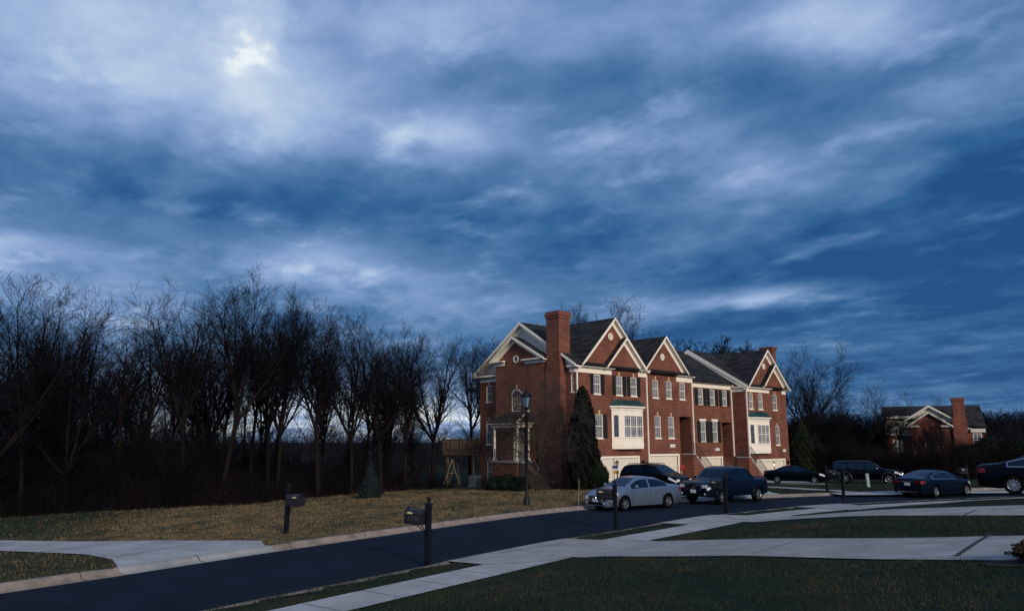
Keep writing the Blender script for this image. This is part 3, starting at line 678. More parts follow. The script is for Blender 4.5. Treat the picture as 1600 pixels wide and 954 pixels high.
# projecting side wing with its own gable
WX = -.6; wing = lambda: A.side(WX)
wv = MB(); m_ = wing(); wall_holes(wing, m_, 2.75, 8.72, GB, 9.55, [(5.42, 6.7, 5.35, 6.6)]); merge(wv, m_)
q = A.mb(); q._add([(WX, 2.75, GB), (0, 2.75, GB), (0, 2.75, 9.55), (WX, 2.75, 9.55), (WX, 8.72, GB), (0, 8.72, GB), (0, 8.72, 9.55), (WX, 8.72, 9.55)], [(0, 1, 2, 3), (4, 5, 6, 7)]); merge(wv, q)
q = A.mb(); q.prism([(2.75, 9.55), (8.72, 9.55), (6.3, 11.25)], WX, WX + .2, 'x'); merge(wv, q)
wv.build('wing_wall', 'brick', A.root)
wr = A.mb(); ap = (6.3, 11.55)
wr.slab([(WX - .35, ap[0], ap[1]), (WX - .35, 2.5, 9.5), (2.2, 2.5, 9.5), (2.2, ap[0], ap[1])], .12); wr.slab([(WX - .35, ap[0], ap[1]), (WX - .35, 9.1, 9.62), (2.2, 9.1, 9.62), (2.2, ap[0], ap[1])], .12)
wr.build('wing_roof', 'shingle', A.root)
t_ = A.mb()
for (fy, fz) in ((2.5, 9.5), (9.1, 9.62)):
    t_.prism([(ap[0], ap[1] - .006), (fy, fz), (fy, fz - .17), (ap[0], ap[1] - .2)], WX - .41, WX - .352, 'x')
    t_.prism([(ap[0], ap[1] - .14), (fy, fz - .12), (fy, fz - .18), (ap[0], ap[1] - .2)], WX - .351, WX - .05, 'x')
    t_.prism([(ap[0], ap[1] - .18), (ap[0] + (fy - ap[0]) * .92, ap[1] + (fz - ap[1]) * .92 - .18), (ap[0] + (fy - ap[0]) * .92, ap[1] + (fz - ap[1]) * .92 - .46), (ap[0], ap[1] - .5)], WX - .05, WX + .004, 'x')
t_.build('wing_trim', 'trim', A.root)
f = A.mb(); f.box(WX - .06, WX - .002, 2.72, 5.1, 9.16, 9.42); f.box(WX - .34, WX - .002, 2.6, 5.2, 9.422, 9.52); f.build('wing_frieze', 'trim', A.root); f = A.mb(); f.box(WX - .06, WX - .002, 7.6, 8.76, 9.2, 9.5); f.box(WX - .34, WX - .002, 7.5, 9.0, 9.502, 9.6); f.build('wing_frieze', 'trim', A.root)
o = A.mb(); o.lathe([(.30, WX - .005), (.30, WX - .06), (.24, WX - .06), (.23, WX - .02)], 18, (0, 6.15, 9.65), 'x', cap=False); ov = o.build('round_window', 'trim', A.root)
o = A.mb(); o.lathe([(.23, WX - .02), (.001, WX - .021)], 18, (0, 6.15, 9.65), 'x'); o.build('pane', 'pane', ov)
window(A, wing, 5.42, 6.7, 5.35, 6.6, key=False, pane='pane', cols=4, rows=4)
o = wing(); pts = [(6.06 + .66 * math.cos(a_), 6.6 + .58 * math.sin(a_)) for a_ in np.linspace(0, math.pi, 15)]; pin = [(6.06 + .56 * math.cos(a_), 6.6 + .48 * math.sin(a_)) for a_ in np.linspace(0, math.pi, 15)]
for i in range(14): o._add([(*pts[i], .03), (*pts[i + 1], .03), (*pin[i + 1], .03), (*pin[i], .03), (*pts[i], -.01), (*pts[i + 1], -.01), (*pin[i + 1], -.01), (*pin[i], -.01)], [(0, 1, 2, 3), (0, 1, 5, 4), (3, 2, 6, 7)])
arc = o.build('arched_transom', 'trim', A.root)
o = wing(); o._add([(*p, .012) for p in pin], [tuple(range(15))]); o.build('pane', 'pane', arc)
o = wing(); wbox(o, 5.98, 6.14, 7.2, 7.5, -.01, .04); o.build('keystone', 'keystone', arc)
# chimney
CX = -.65; c = A.mb(); c.box(CX, -.005, 1.05, 2.62, GB, 9.3); c.box(CX, .6, 1.12, 2.52, 9.3, 12.55); c.box(CX - .06, .66, 1.06, 2.58, 12.55, 12.75); c.box(CX - .11, .71, 1.01, 2.63, 12.75, 12.98); c.box(CX - .04, .64, 1.08, 2.56, 12.98, 13.1)
c.build('chimney', 'brick', A.root)
bay(A, -.06, 4.05, 7.95, 2.35, 5.62, .5, 6.25, (4.98, 7.3, 3.25, 5.0))
downspout(A, 8.62, -.06, -.6, 8.7); downspout(A, .1, 0, -.6, 8.6)
sconce(A, 7.75, -.06, 1.15)
# side porch
po = A.mb(); PX = -2.2
po.box(PX, WX - .004, 4.3, 7.3, GB, 1.28); po.build('porch_base', 'brick', A.root)
po = A.mb(); po.box(PX - .08, WX - .004, 4.22, 7.38, 1.282, 1.42); pf = po.build('porch_floor', 'step_concrete', A.root)
for y_ in (4.42, 5.0, 7.15):
    c = A.mb(); x_ = PX + .15
    if y_ == 5.0: x_ = WX - .25; y_ = 4.42
    c.box(x_ - .13, x_ + .13, y_ - .13, y_ + .13, 1.424, 1.6); c.lathe([(.105, 1.6), (.1, 2.4), (.085, 3.86), (.12, 3.9), (.12, 3.98)], 12, (x_, y_, 0)); c.box(x_ - .14, x_ + .14, y_ - .14, y_ + .14, 3.98, 4.05); c.build('porch_column', 'trim', A.root)
po = A.mb(); po.box(PX - .05, WX - .004, 4.22, 7.4, 4.052, 4.3); po.box(PX - .25, WX - .004, 4.0, 7.62, 4.302, 4.42); po.build('porch_beam', 'trim', A.root)
po = A.mb(); e_ = 4.425
po.slab([(PX - .3, 3.95, e_), (PX - .3, 7.67, e_), (WX - .01, 7.0, 5.35), (WX - .01, 4.6, 5.35)], .06)
po._add([(PX - .3, 3.95, e_), (WX - .01, 3.95, e_), (WX - .01, 4.6, 5.35)], [(0, 1, 2)]); po._add([(PX - .3, 7.67, e_), (WX - .01, 7.67, e_), (WX - .01, 7.0, 5.35)], [(0, 1, 2)]); po.build('porch_roof', 'shingle', A.root)
po = A.mb(); po.beam((PX - .32, 3.93, e_ + .01), (WX - .02, 4.58, 5.40), .06, .14); po.build('porch_rake', 'trim', A.root)
dr = wing(); wbox(dr, 5.3, 6.25, 1.43, 3.6, .004, .06); dd_ = dr.build('door', 'door_paint', A.root)
dr = wing(); wbox(dr, 5.18, 5.3, 1.43, 3.72, .003, .09); wbox(dr, 6.25, 6.37, 1.43, 3.72, .003, .09); wbox(dr, 5.3, 6.25, 3.6, 3.72, .003, .09); dr.build('door_frame', 'trim', dd_)
dr = wing(); wbox(dr, 4.75, 5.1, 1.9, 3.6, .004, .05); dr.build('sidelight', 'pane', dd_)
rl = A.mb()
def railing(rl, a, b, h=.9, sp=.13, r=.012):
    a = Vector(a); b = Vector(b); up_ = Vector((0, 0, h)); n = max(2, int((b - a).length / sp))
    rl.tube([a + up_, b + up_], .025, 5); rl.tube([a + up_ * .12, b + up_ * .12], .015, 4)
    for i in range(n + 1): p = a.lerp(b, i / n); rl.tube([p + (up_ * .12 if 0 < i < n else Vector((0, 0, 0))), p + up_], r if 0 < i < n else .022, 4)
railing(rl, (PX + .05, 4.5, 1.43), (PX + .05, 7.0, 1.43)); railing(rl, (PX + .1, 7.3, 1.43), (WX - .1, 7.3, 1.43)); rl.build('porch_railing', 'black_iron', A.root)
# porch steps run down along the side wall towards the front
st = A.mb(); ns = 11
for i in range(ns): st.box(PX + .1, WX - .55, 4.215 - (i + 1) * .29, 4.215 - i * .29 - .002, GB, 1.25 - i * .175)
ps = st.build('porch_steps', 'step_dark', A.root)
rl = A.mb(); railing(rl, (PX + .12, 4.2, 1.3), (PX + .12, 1.05, -.6)); railing(rl, (WX - .6, 4.2, 1.3), (WX - .6, 1.05, -.6)); rl.build('step_railing', 'black_iron', ps)
o = A.mb(); o.tube([(-.1, 7.9, 12.0), (-.1, 7.9, 12.35)], .05, 6); 
o = A.mb(); o.tube([(3.1, 7.2, 11.8), (3.1, 7.2, 12.95)], .09, 8); o.lathe([(.09, 12.95), (.16, 12.97), (.16, 13.12), (.05, 13.2), (.001, 13.2)], 8, (3.1, 7.2, 0)); o.build('roof_vent', 'ac_grey', A.root)

# ---- second house
B = House('brick_townhouse', 8.75, 'second brick townhouse from the left with one big gable, six plain windows and no shutters')
yB = .1; fb = lambda: B.front(yB); wb = MB(); m_ = fb()
wall_holes(fb, m_, 8.76, 15.5, GB, 8.75, [(9.7, 10.5, 6.62, 8.13), (11.6, 12.4, 6.62, 8.13), (13.57, 14.4, 6.61, 8.08), (9.85, 10.68, 3.22, 5.07), (11.74, 12.56, 3.22, 5.05), (8.95, 12.95, GB, 1.73), (13.4, 15.15, 1.9, 5.1)], .12); merge(wb, m_)
q = B.mb(); q._add([(15.5, yB, GB), (15.5, 1.2, GB), (15.5, 1.2, 8.75), (15.5, yB, 8.75)], [(0, 1, 2, 3)]); q.box(13.3, 13.4, yB + .12, 1.6, 1.9, 5.1); q.box(15.15, 15.25, yB + .12, 1.6, 1.9, 5.1); q.box(13.3, 15.25, 1.6, 1.7, 1.9, 5.1); q.box(13.3, 15.25, yB + .12, 1.7, 5.1, 5.2); merge(wb, q)
wb.build('wall', 'brick', B.root)
inn = B.mb(); inn.box(8.9, 13.2, yB + .22, 11.2, GB, 8.5); inn.box(13.2, 15.4, 1.9, 11.2, GB, 8.5); inn.box(13.2, 15.4, .4, 1.9, 5.3, 8.5); inn.build('interior_core', 'dark_door', B.root)
garage(B, yB, 8.95, 12.95, 1.73)
for u in ((9.7, 10.5), (11.6, 12.4), (13.57, 14.4)): window(B, fb, u[0], u[1], 6.62, 8.13 if u[0] < 13 else 8.08)
for u in ((9.85, 10.68), (11.74, 12.56)): window(B, fb, u[0], u[1], 3.22, 5.07 if u[0] < 11 else 5.05)
rf = B.mb(); rf.slab([(8.77, -.32, 8.82), (15.62, -.32, 8.82), (15.62, 6, 12.2), (8.77, 6, 12.2)], .14); rf.slab([(8.77, 6, 12.2), (15.62, 6, 12.2), (15.62, 12.2, 8.6), (8.77, 12.2, 8.6)], .14); rf.build('roof', 'shingle', B.root)
gable(B, (11.45, 12.05), 3.2, 8.85, yB, 6.2, .99, 8.7, vent=(11.2, 10.2, .3))
frieze(B, 13.1, 15.45, 8.16, 8.72, yB); downspout(B, 15.42, yB, -.6, 8.7)
plaque(B, yB, 11.85, 12.6, 2.42, 2.70)
d_ = B.mb(); d_.box(13.75, 14.8, 1.52, 1.598, 1.9, 4.2); d_.build('door', 'dark_door', B.root)
o = B.mb(); o.tube([(9.6, 7, 11.5), (9.6, 7, 12.6)], .09, 8); o.lathe([(.09, 12.6), (.15, 12.62), (.15, 12.76), (.001, 12.82)], 8, (9.6, 7, 0)); o.build('roof_vent', 'ac_grey', B.root)

# ---- third house, set back
Cc = House('brick_townhouse', 15.5, 'third brick townhouse from the left, set back, gableless, dark shutters on every window')
yC = .5; fc = lambda: Cc.front(yC); wb = MB(); m_ = fc()
w2 = [(16.98, 17.8), (18.88, 19.75), (20.98, 21.8)]; w1 = [(17.15, 18.0), (19.1, 19.95)]
wall_holes(fc, m_, 15.51, 22.66, GB, 8.4, [(u0, u1, 6.26, 7.76) for u0, u1 in w2] + [(u0, u1, 2.88, 4.75) for u0, u1 in w1] + [(17.2, 20.4, GB, 1.4), (20.75, 22.4, 1.55, 4.72)]); merge(wb, m_)
q = Cc.mb(); q.box(20.65, 20.75, yC + .12, 2, 1.55, 4.72); q.box(22.4, 22.5, yC + .12, 2, 1.55, 4.72); q.box(20.65, 22.5, 2, 2.1, 1.55, 4.72); q.box(20.65, 22.5, yC + .12, 2.1, 4.72, 4.82); merge(wb, q)
wb.build('wall', 'brick', Cc.root)
inn = Cc.mb(); inn.box(15.6, 20.55, yC + .22, 11.2, GB, 8.2); inn.box(20.55, 22.6, 2.2, 11.2, GB, 8.2); inn.build('interior_core', 'dark_door', Cc.root)
for u0, u1 in w2: window(Cc, fc, u0, u1, 6.26, 7.76, key=False, shut=[(u0 - .48, u0 - .04), (u1 + .04, u1 + .48)])
for u0, u1 in w1:
    window(Cc, fc, u0, u1, 2.88, 4.75, key=False, shut=[(u0 - .5, u0 - .04), (u1 + .04, u1 + .5)])
    l_ = fc(); wbox(l_, u0 - .1, u1 + .1, 4.79, 4.98, -.02, .03); l_.build('lintel', 'trim', Cc.root)
garage(Cc, yC, 17.2, 20.4, 1.4)
f = Cc.mb(); f.box(15.75, 22.6, yC - .05, yC - .002, 7.86, 8.3); f.box(15.75, 22.6, yC - .34, yC - .002, 8.302, 8.44); f.build('frieze', 'trim', Cc.root)
rf = Cc.mb(); rf.slab([(15.63, yC - .5, 8.45), (22.64, yC - .5, 8.45), (22.64, 6, 12.15), (15.63, 6, 12.15)], .14); rf.slab([(15.63, 6, 12.15), (22.64, 6, 12.15), (22.64, 12.2, 8.4), (15.63, 12.2, 8.4)], .14); rf.build('roof', 'shingle', Cc.root)
plaque(Cc, yC, 19.4, 20.1, 2.08, 2.32); downspout(Cc, 22.55, yC, -.8, 8.3)
d_ = Cc.mb(); d_.box(21.1, 22.1, 1.92, 1.998, 1.55, 3.8); d_.build('door', 'dark_door', Cc.root)
o = Cc.mb(); o.tube([(18.6, 7, 11.4), (18.6, 7, 12.7)], .07, 8); o.build('roof_vent', 'trim', Cc.root)

# ---- right end house, standing forward
Dd = House('brick_townhouse', 22.66, 'right end brick townhouse standing forward, with white bay and chimney on its far side')
yD = -1.0; fd = lambda: Dd.front(yD); wb = MB(); m_ = fd()
w2 = [(23.25, 24.02), (24.98, 25.8), (27.76, 28.6)]
wall_holes(fd, m_, 22.66, 30.45, GB, 8.05, [(u0, u1, 6.02, 7.52) for u0, u1 in w2] + [(27.95, 28.75, 2.58, 4.43), (24.2, 29.3, GB, 1.08)]); merge(wb, m_)
q = Dd.mb(); q._add([(22.66, yD, GB), (22.66, 11.3, GB), (22.66, 11.3, 8.05), (22.66, yD, 8.05), (30.45, yD, GB), (30.45, 11.3, GB), (30.45, 11.3, 8.05), (30.45, yD, 8.05)], [(0, 1, 2, 3), (4, 5, 6, 7)]); q.prism([(yD, 8.05), (11.3, 8.05), (5.2, 11.9)], 22.67, 22.8, 'x'); q.prism([(yD, 8.05), (11.3, 8.05), (5.2, 11.9)], 30.3, 30.44, 'x'); merge(wb, q)
wb.build('wall', 'brick', Dd.root)
inn = Dd.mb(); inn.box(22.85, 30.25, yD + .22, 11, GB, 7.9); inn.build('interior_core', 'dark_door', Dd.root)
for u0, u1 in w2: window(Dd, fd, u0, u1, 6.02, 7.52, pane='pane' if u0 > 27 else 'blind_pane')
window(Dd, fd, 27.95, 28.75, 2.58, 4.43, pane='pane')
garage(Dd, yD, 24.2, 29.3, 1.08)
frieze(Dd, 22.7, 27.1, 7.66, 8.1, yD); frieze(Dd, 29.6, 30.4, 7.66, 8.14, yD)
f = Dd.mb(); f.box(22.61, 22.658, yD, .48, 7.66, 8.05); f.box(22.4, 22.658, yD - .2, .48, 8.052, 8.14); f.build('frieze', 'trim', Dd.root)
pt = Dd.mb(); pt.slab([(22.5, yD - .36, 8.17), (27.1, yD - .36, 8.17), (27.1, yD + .1, 8.5), (22.5, yD + .1, 8.5)], .05); pt.build('pent_roof', 'flashing', Dd.root)
DR = 12.2
rf = Dd.mb(); rf.slab([(22.5, yD - .4, 8.2), (30.75, yD - .4, 8.2), (30.75, 5.2, DR), (22.5, 5.2, DR)], .14); rf.slab([(22.5, 5.2, DR), (30.75, 5.2, DR), (30.75, 11.8, 8.0), (22.5, 11.8, 8.0)], .14); rf.build('roof', 'shingle', Dd.root)
t_ = Dd.mb()
for x0 in (22.44, 30.752):
    t_.prism([(5.2, DR + .02), (yD - .42, 8.22), (yD - .42, 7.98), (5.2, DR - .42)], x0, x0 + .055, 'x'); t_.prism([(5.2, DR + .02), (11.8, 8.02), (11.8, 7.78), (5.2, DR - .42)], x0, x0 + .055, 'x')
t_.prism([(5.2, DR - .16), (yD - .3, 8.12), (yD - .3, 7.7), (5.2, DR - .72)], 22.5, 22.672, 'x')
t_.build('gable_trim', 'trim', Dd.root)
gable(Dd, (26.75, 12.0), 3.9, 8.2, yD, 6.2, .965, 8.0, vent=(26.35, 10.3, .3))
gable(Dd, (27.75, 10.6), 2.3, 8.3, yD - .2, 2.6, .965, 8.1, wall_hw=2.05)
bay(Dd, yD, 22.95, 26.6, 1.8, 5.1, .45, 5.75, (23.75, 25.85, 2.7, 4.5))
c = Dd.mb(); c.box(30.46, 31.2, .2, 1.5, GB, 12.3); c.box(30.40, 31.28, .12, 1.58, 12.3, 12.52); c.box(30.34, 31.34, .06, 1.64, 12.52, 12.75); c.build('chimney', 'brick', Dd.root)
plaque(Dd, yD, 29.15, 29.75, 1.9, 2.15); downspout(Dd, 22.78, yD, -.9, 8.05); sconce(Dd, 29.85, yD, .75)

# ---- outdoor stairs to the raised doors
def staircase(x0, y0, y1, ztop, land, n, label):
    r = empty('front_staircase', (*row(x0, y0), 0), ROT, label, 'stairs', 'stairs to the raised doors')
    h = MB(); h.box(0, land, 0, y1 - y0, GB, ztop - .10); g_ = .27; rs = (ztop + 1.0) / n
    poly = [(land, GB), (land + g_ * n, GB), (land, ztop - rs - .12)]; h.prism([(land, GB), (land + g_ * n - .05, GB), (land + g_ * n - .05, GB + .3), (land, ztop - rs - .03)], 0, y1 - y0); h.build('stair_wall', 'brick', r)
    s_ = MB(); s_.box(-.04, land, -.05, y1 - y0, ztop - .098, ztop)
    for i in range(n): s_.box(land + i * g_ + .002, land + (i + 1) * g_, -.05, y1 - y0, ztop - (i + 1) * rs - .2, ztop - (i + 1) * rs)
    s_.build('steps', 'step_concrete', r)
    for yy in (.02, y1 - y0 - .06):
        q = MB(); railing(q, (land, yy, ztop), (land + g_ * n - .1, yy, ztop - rs * (n - .3))); 
        if yy < .1: railing(q, (.05, yy, ztop), (land, yy, ztop))
        q.build('railing', 'black_iron', r)
    return r
staircase(13.45, -1.15, .08, 1.9, .45, 13, 'concrete stairs with black railing climbing to the second townhouse beside the utility meters')
staircase(20.5, -2.3, -1.05, 1.55, .45, 12, 'concrete stairs with black railing climbing to the third townhouse beside the right end house')
# landings reach back to the doors
for nm, (a, b, c_, d_, z) in (('stair_landing', (13.42, 15.13, .085, 1.55, 1.9)), ('stair_landing', (20.6, 22.4, -1.04, 1.95, 1.55))):
    r = MB(); r.box(0, b - a, 0, d_ - c_, GB, z - .004); o = r.build(nm, 'brick'); o.location = (*row(a, c_), 0); o.rotation_euler = (0, 0, ROT)
    tag(o, 'brick landing at the recessed door of the %s townhouse from the left' % ('second' if a < 15 else 'third'), 'landing')

# ---- wooden deck behind the end house
dk = empty('wooden_deck', (*row(0, 11.6), 0), ROT, 'raised brown timber deck with slatted railing at the back of the left end townhouse', 'deck')
o = MB(); DW = 5.2
for i in range(26): o.box(.0, 4.5, i * .2, i * .2 + .19, 2.1, 2.14)
o.build('deck_boards', 'deck_wood', dk)
o = MB(); o.box(-.06, -.002, 0, DW, 1.72, 2.08); o.box(0, 4.5, DW, DW + .05, 1.72, 2.08); o.box(0.1, 4.4, .2, DW - .1, 1.85, 2.09); o.build('deck_frame', 'deck_wood', dk)
for y_ in (.9, 4.6): o = MB(); o.box(.05, .23, y_, y_ + .18, GB - .2, 1.72); o.build('post', 'deck_wood', dk)
o = MB(); o.box(-.05, .03, 0, DW, 3.05, 3.12); o.box(-.04, .0, 0, DW, 2.25, 2.32)
for i in range(38): o.box(-.04, .0, i * DW / 38, i * DW / 38 + .05, 2.2, 3.05)
for i in range(5): o.box(-.08, .06, i * DW / 4 - .06, i * DW / 4 + .06, 2.14, 3.25)
for i in range(30): o.box(i * .15, i * .15 + .05, DW - .04, DW, 2.2, 3.05)
o.box(0, 4.5, DW - .05, DW + .03, 3.05, 3.12); o.build('railing', 'deck_wood', dk)
x_, y_ = row(-.35, 15.0); zg = H1(x_, y_)
o = MB(); o.tube([(-.75, 0, -.05), (0, 0, 2.15)], .05, 6); o.tube([(.75, 0, -.05), (0, 0, 2.15)], .05, 6); o.tube([(-.6, 1.3, -.05), (0, 1.3, 2.15)], .04, 6); o.tube([(.6, 1.3, -.05), (0, 1.3, 2.15)], .04, 6); o.tube([(0, -.1, 2.15), (0, 1.4, 2.15)], .05, 6); o.tube([(-.35, 0, 1.0), (.35, 0, 1.0)], .03, 6)
o = o.build('swing_frame', 'pale_wood'); o.location = (x_, y_, zg); o.rotation_euler = (0, 0, R(-10)); tag(o, 'pale wooden A-frame swing stand under the timber deck', 'swing frame')
x_, y_ = row(-.75, 11.2); ac = empty('air_conditioner', (x_, y_, H1(x_, y_)), ROT, 'grey air conditioning unit standing at the back corner of the left end house', 'air conditioner')
o = MB(); o.box(-.38, .38, -.38, .38, .06, .95)
o.build('casing', 'ac_grey', ac)
o = MB()
for i in range(8): o.box(-.395, .395, -.395, .395, .15 + i * .09, .19 + i * .09)
o.build('grille', 'ac_grey', ac); o = MB(); o.box(-.48, .48, -.48, .48, -.2, .058); o.build('pad', 'step_concrete', ac)
# utility meters on the second house
x_, y_ = row(13.05, yB); um = empty('utility_meters', (x_, y_, 0), ROT, 'red gas meter and grey electric boxes on the brick wall beside the stairs', 'utility meter')
o = MB(); o.lathe([(.001, -.36), (.16, -.36), (.2, -.28), (.2, -.12), (.001, -.12)], 14, (.25, 0, .75), 'y'); o.box(.05, .55, -.22, -.1, .45, .78); o.build('gas_meter', 'meter_red', um)
o = MB(); o.box(.62, 1.0, -.22, -.03, .1, .62); o.lathe([(.001, -.30), (.13, -.30), (.15, -.22)], 12, (.81, 0, .42), 'y'); o.build('electric_box', 'ac_grey', um)
o = MB(); o.tube([(.2, -.15, -.9), (.2, -.15, .5)], .035, 6); o.tube([(.72, -.1, -.9), (.72, -.1, .15)], .035, 6); o.tube([(.9, -.1, -.9), (.9, -.1, .15)], .03, 6); o.build('pipe', 'keystone', um)

# ---- far house behind the thicket on the right
def at(px, py, Yd): d = ray(px, py); k = Yd / d[1]; return d[0] * k, Yd, EYE + d[2] * k
FR = R(-26); hx, hy, hz = at(1424, 688, 95)
E_ = empty('brick_house', (hx, hy, 0), FR, 'distant brick house with a pale cross gable and big chimney behind the brown thicket', 'house'); E_.scale = (.86, .86, .86); E_.location.z = .4
o = MB(); o.box(-3.2, 9.1, 0, 9, -2, 4.6); o.box(0.0, 4.9, -1.2, 0, -2, 5.2); o.prism([(.0, 5.2), (4.9, 5.2), (2.45, 7.0)], -1.2, -.95); o.build('wall', 'brick', E_)
o = MB(); o.prism([(-2.6, 4.6), (8.0, 4.6), (2.6, 7.9)], -.02, .2); o.box(-3.25, .2, -.03, -.002, 3.9, 6.6); o.build('gable_siding', 'siding', E_)
o = MB(); o.slab([(-3.6, -.4, 6.5), (9.5, -.4, 4.9), (9.5, 4.5, 8.2), (-3.6, 4.5, 8.2)], .15); o.slab([(-3.6, 4.5, 8.2), (9.5, 4.5, 8.2), (9.5, 9.4, 4.7), (-3.6, 9.4, 4.7)], .15)
o.slab([(2.6, -.45, 8.15), (-1.2, -.45, 5.7), (-1.2, 4, 5.7), (2.6, 4, 8.15)], .12); o.slab([(2.6, -.45, 8.15), (6.4, -.45, 5.7), (6.4, 4, 5.7), (2.6, 4, 8.15)], .12)
o.slab([(2.45, -1.6, 7.2), (-.4, -1.6, 5.2), (-.4, 0, 5.2), (2.45, 0, 7.2)], .1); o.slab([(2.45, -1.6, 7.2), (5.3, -1.6, 5.2), (5.3, 0, 5.2), (2.45, 0, 7.2)], .1); o.build('roof', 'shingle', E_)
o = MB()
for ap_, ft, y_, w_ in (((2.6, 8.14), (-1.3, 5.62), -.5, .3), ((2.6, 8.14), (6.5, 5.62), -.5, .3), ((2.45, 7.19), (-.5, 5.12), -1.66, .26), ((2.45, 7.19), (5.4, 5.12), -1.66, .26)):
    rake(o, ap_, ft, y_, y_ + .06, w_); rake(o, (ap_[0], ap_[1] - .12), (ft[0], ft[1] - .12), y_ + .061, y_ + .4, .06)
o.box(-.3, 1.1, -1.5, -1.19, 4.95, 5.2); o.box(3.8, 5.3, -1.5, -1.19, 4.95, 5.2); o.box(-3.5, -.1, -.35, -.03, 3.75, 3.95); o.box(-3.6, -.6, -.45, -.36, 6.25, 6.5); o.box(7.6, 9.4, -.3, -.03, 4.2, 4.7); o.build('gable_trim', 'siding', E_)
o = MB(); o.box(5.4, 7.2, -.9, 0, -2, 6.2); o.box(5.6, 7.1, -.8, .4, 6.2, 8.7); o.box(5.5, 7.2, -.9, .5, 8.7, 9.1); o.build('chimney', 'brick', E_)
for (a, b, c_, d_) in ((-2.3, -1.3, 1.4, 3.0), (1.8, 3.2, .7, 2.6), (7.9, 8.8, 2.3, 4.0)):
    y_ = -1.2 if a > 1 and b < 4 else 0
    o = MB(); o.box(a - .1, b + .1, y_ - .06, y_ - .02, c_ - .1, d_ + .1); w_ = o.build('window', 'trim', E_)
    o = MB(); o.box(a, b, y_ - .075, y_ - .061, c_, d_); o.build('pane', 'blind_pane', w_)
    o = MB(); o.box((a + b) / 2 - .03, (a + b) / 2 + .03, y_ - .09, y_ - .076, c_, d_); o.box(a, b, y_ - .091, y_ - .077, (c_ + d_) / 2 - .03, (c_ + d_) / 2 + .03); o.build('muntin', 'trim', w_)
o = MB(); o.tube([(9.0, -.15, 3.3), (9.35, -.9, 4.1)], .02, 5); fl = o.build('flagpole', 'trim', E_)
o = MB(); o._add([(9.3, -.8, 4.0), (9.1, -.4, 3.6), (9.12, -.42, 2.3), (9.26, -.72, 2.4)], [(0, 1, 2, 3)]); o.build('flag', 'cloth_red', fl)

# ground dressings and far drives (beyond the road)
sheet('driveway', [(9.4, 40.6), (13.6, 42.4), (15.0, 43.6), (16.5, 50), (*row(13.0, -.05),), (*row(2.7, -.05),), (8.2, 55), (8.6, 48), (9.0, 42)], 'concrete', .028)
sheet('driveway', [ground(1316, 773.5), ground(1318, 767.5), ground(1405, 769.5), ground(1500, 768), ground(1600, 766), ground(1600, 770), ground(1500, 771), ground(1405, 772.8)], 'concrete', .026)
sheet('driveway', [ground(1190, 755), ground(1240, 756.5), ground(1300, 757), row(29.4, -1.05), row(24.2, -1.05)], 'concrete', .026)
sheet('footpath', [ground(1197, 760), ground(1260, 763.2), ground(1322, 767.3), ground(1322, 769.5), ground(1260, 765.3), ground(1197, 761.6)], 'concrete', .034)
sheet('mulch_bed', [row(-.9, 1.6), row(.4, -.9), row(2.6, -.6), row(2.6, -1.6), row(.2, -2.4), row(-2.2, -.6), row(-4.2, 4), row(-3.4, 9.5), row(-1.0, 11.2), row(-.7, 8.8), row(-2.3, 7.4), row(-2.3, 4.2)], 'mulch', .03)
mx_, my_ = ground(1590, 884); 
sheet('mulch_bed', [(mx_ + .85 + 1.2 * math.cos(a_), my_ + .25 + .75 * math.sin(a_) + .1 * math.sin(5 * a_)) for a_ in np.linspace(0, 2 * math.pi, 24)[:-1]], 'mulch', .022)
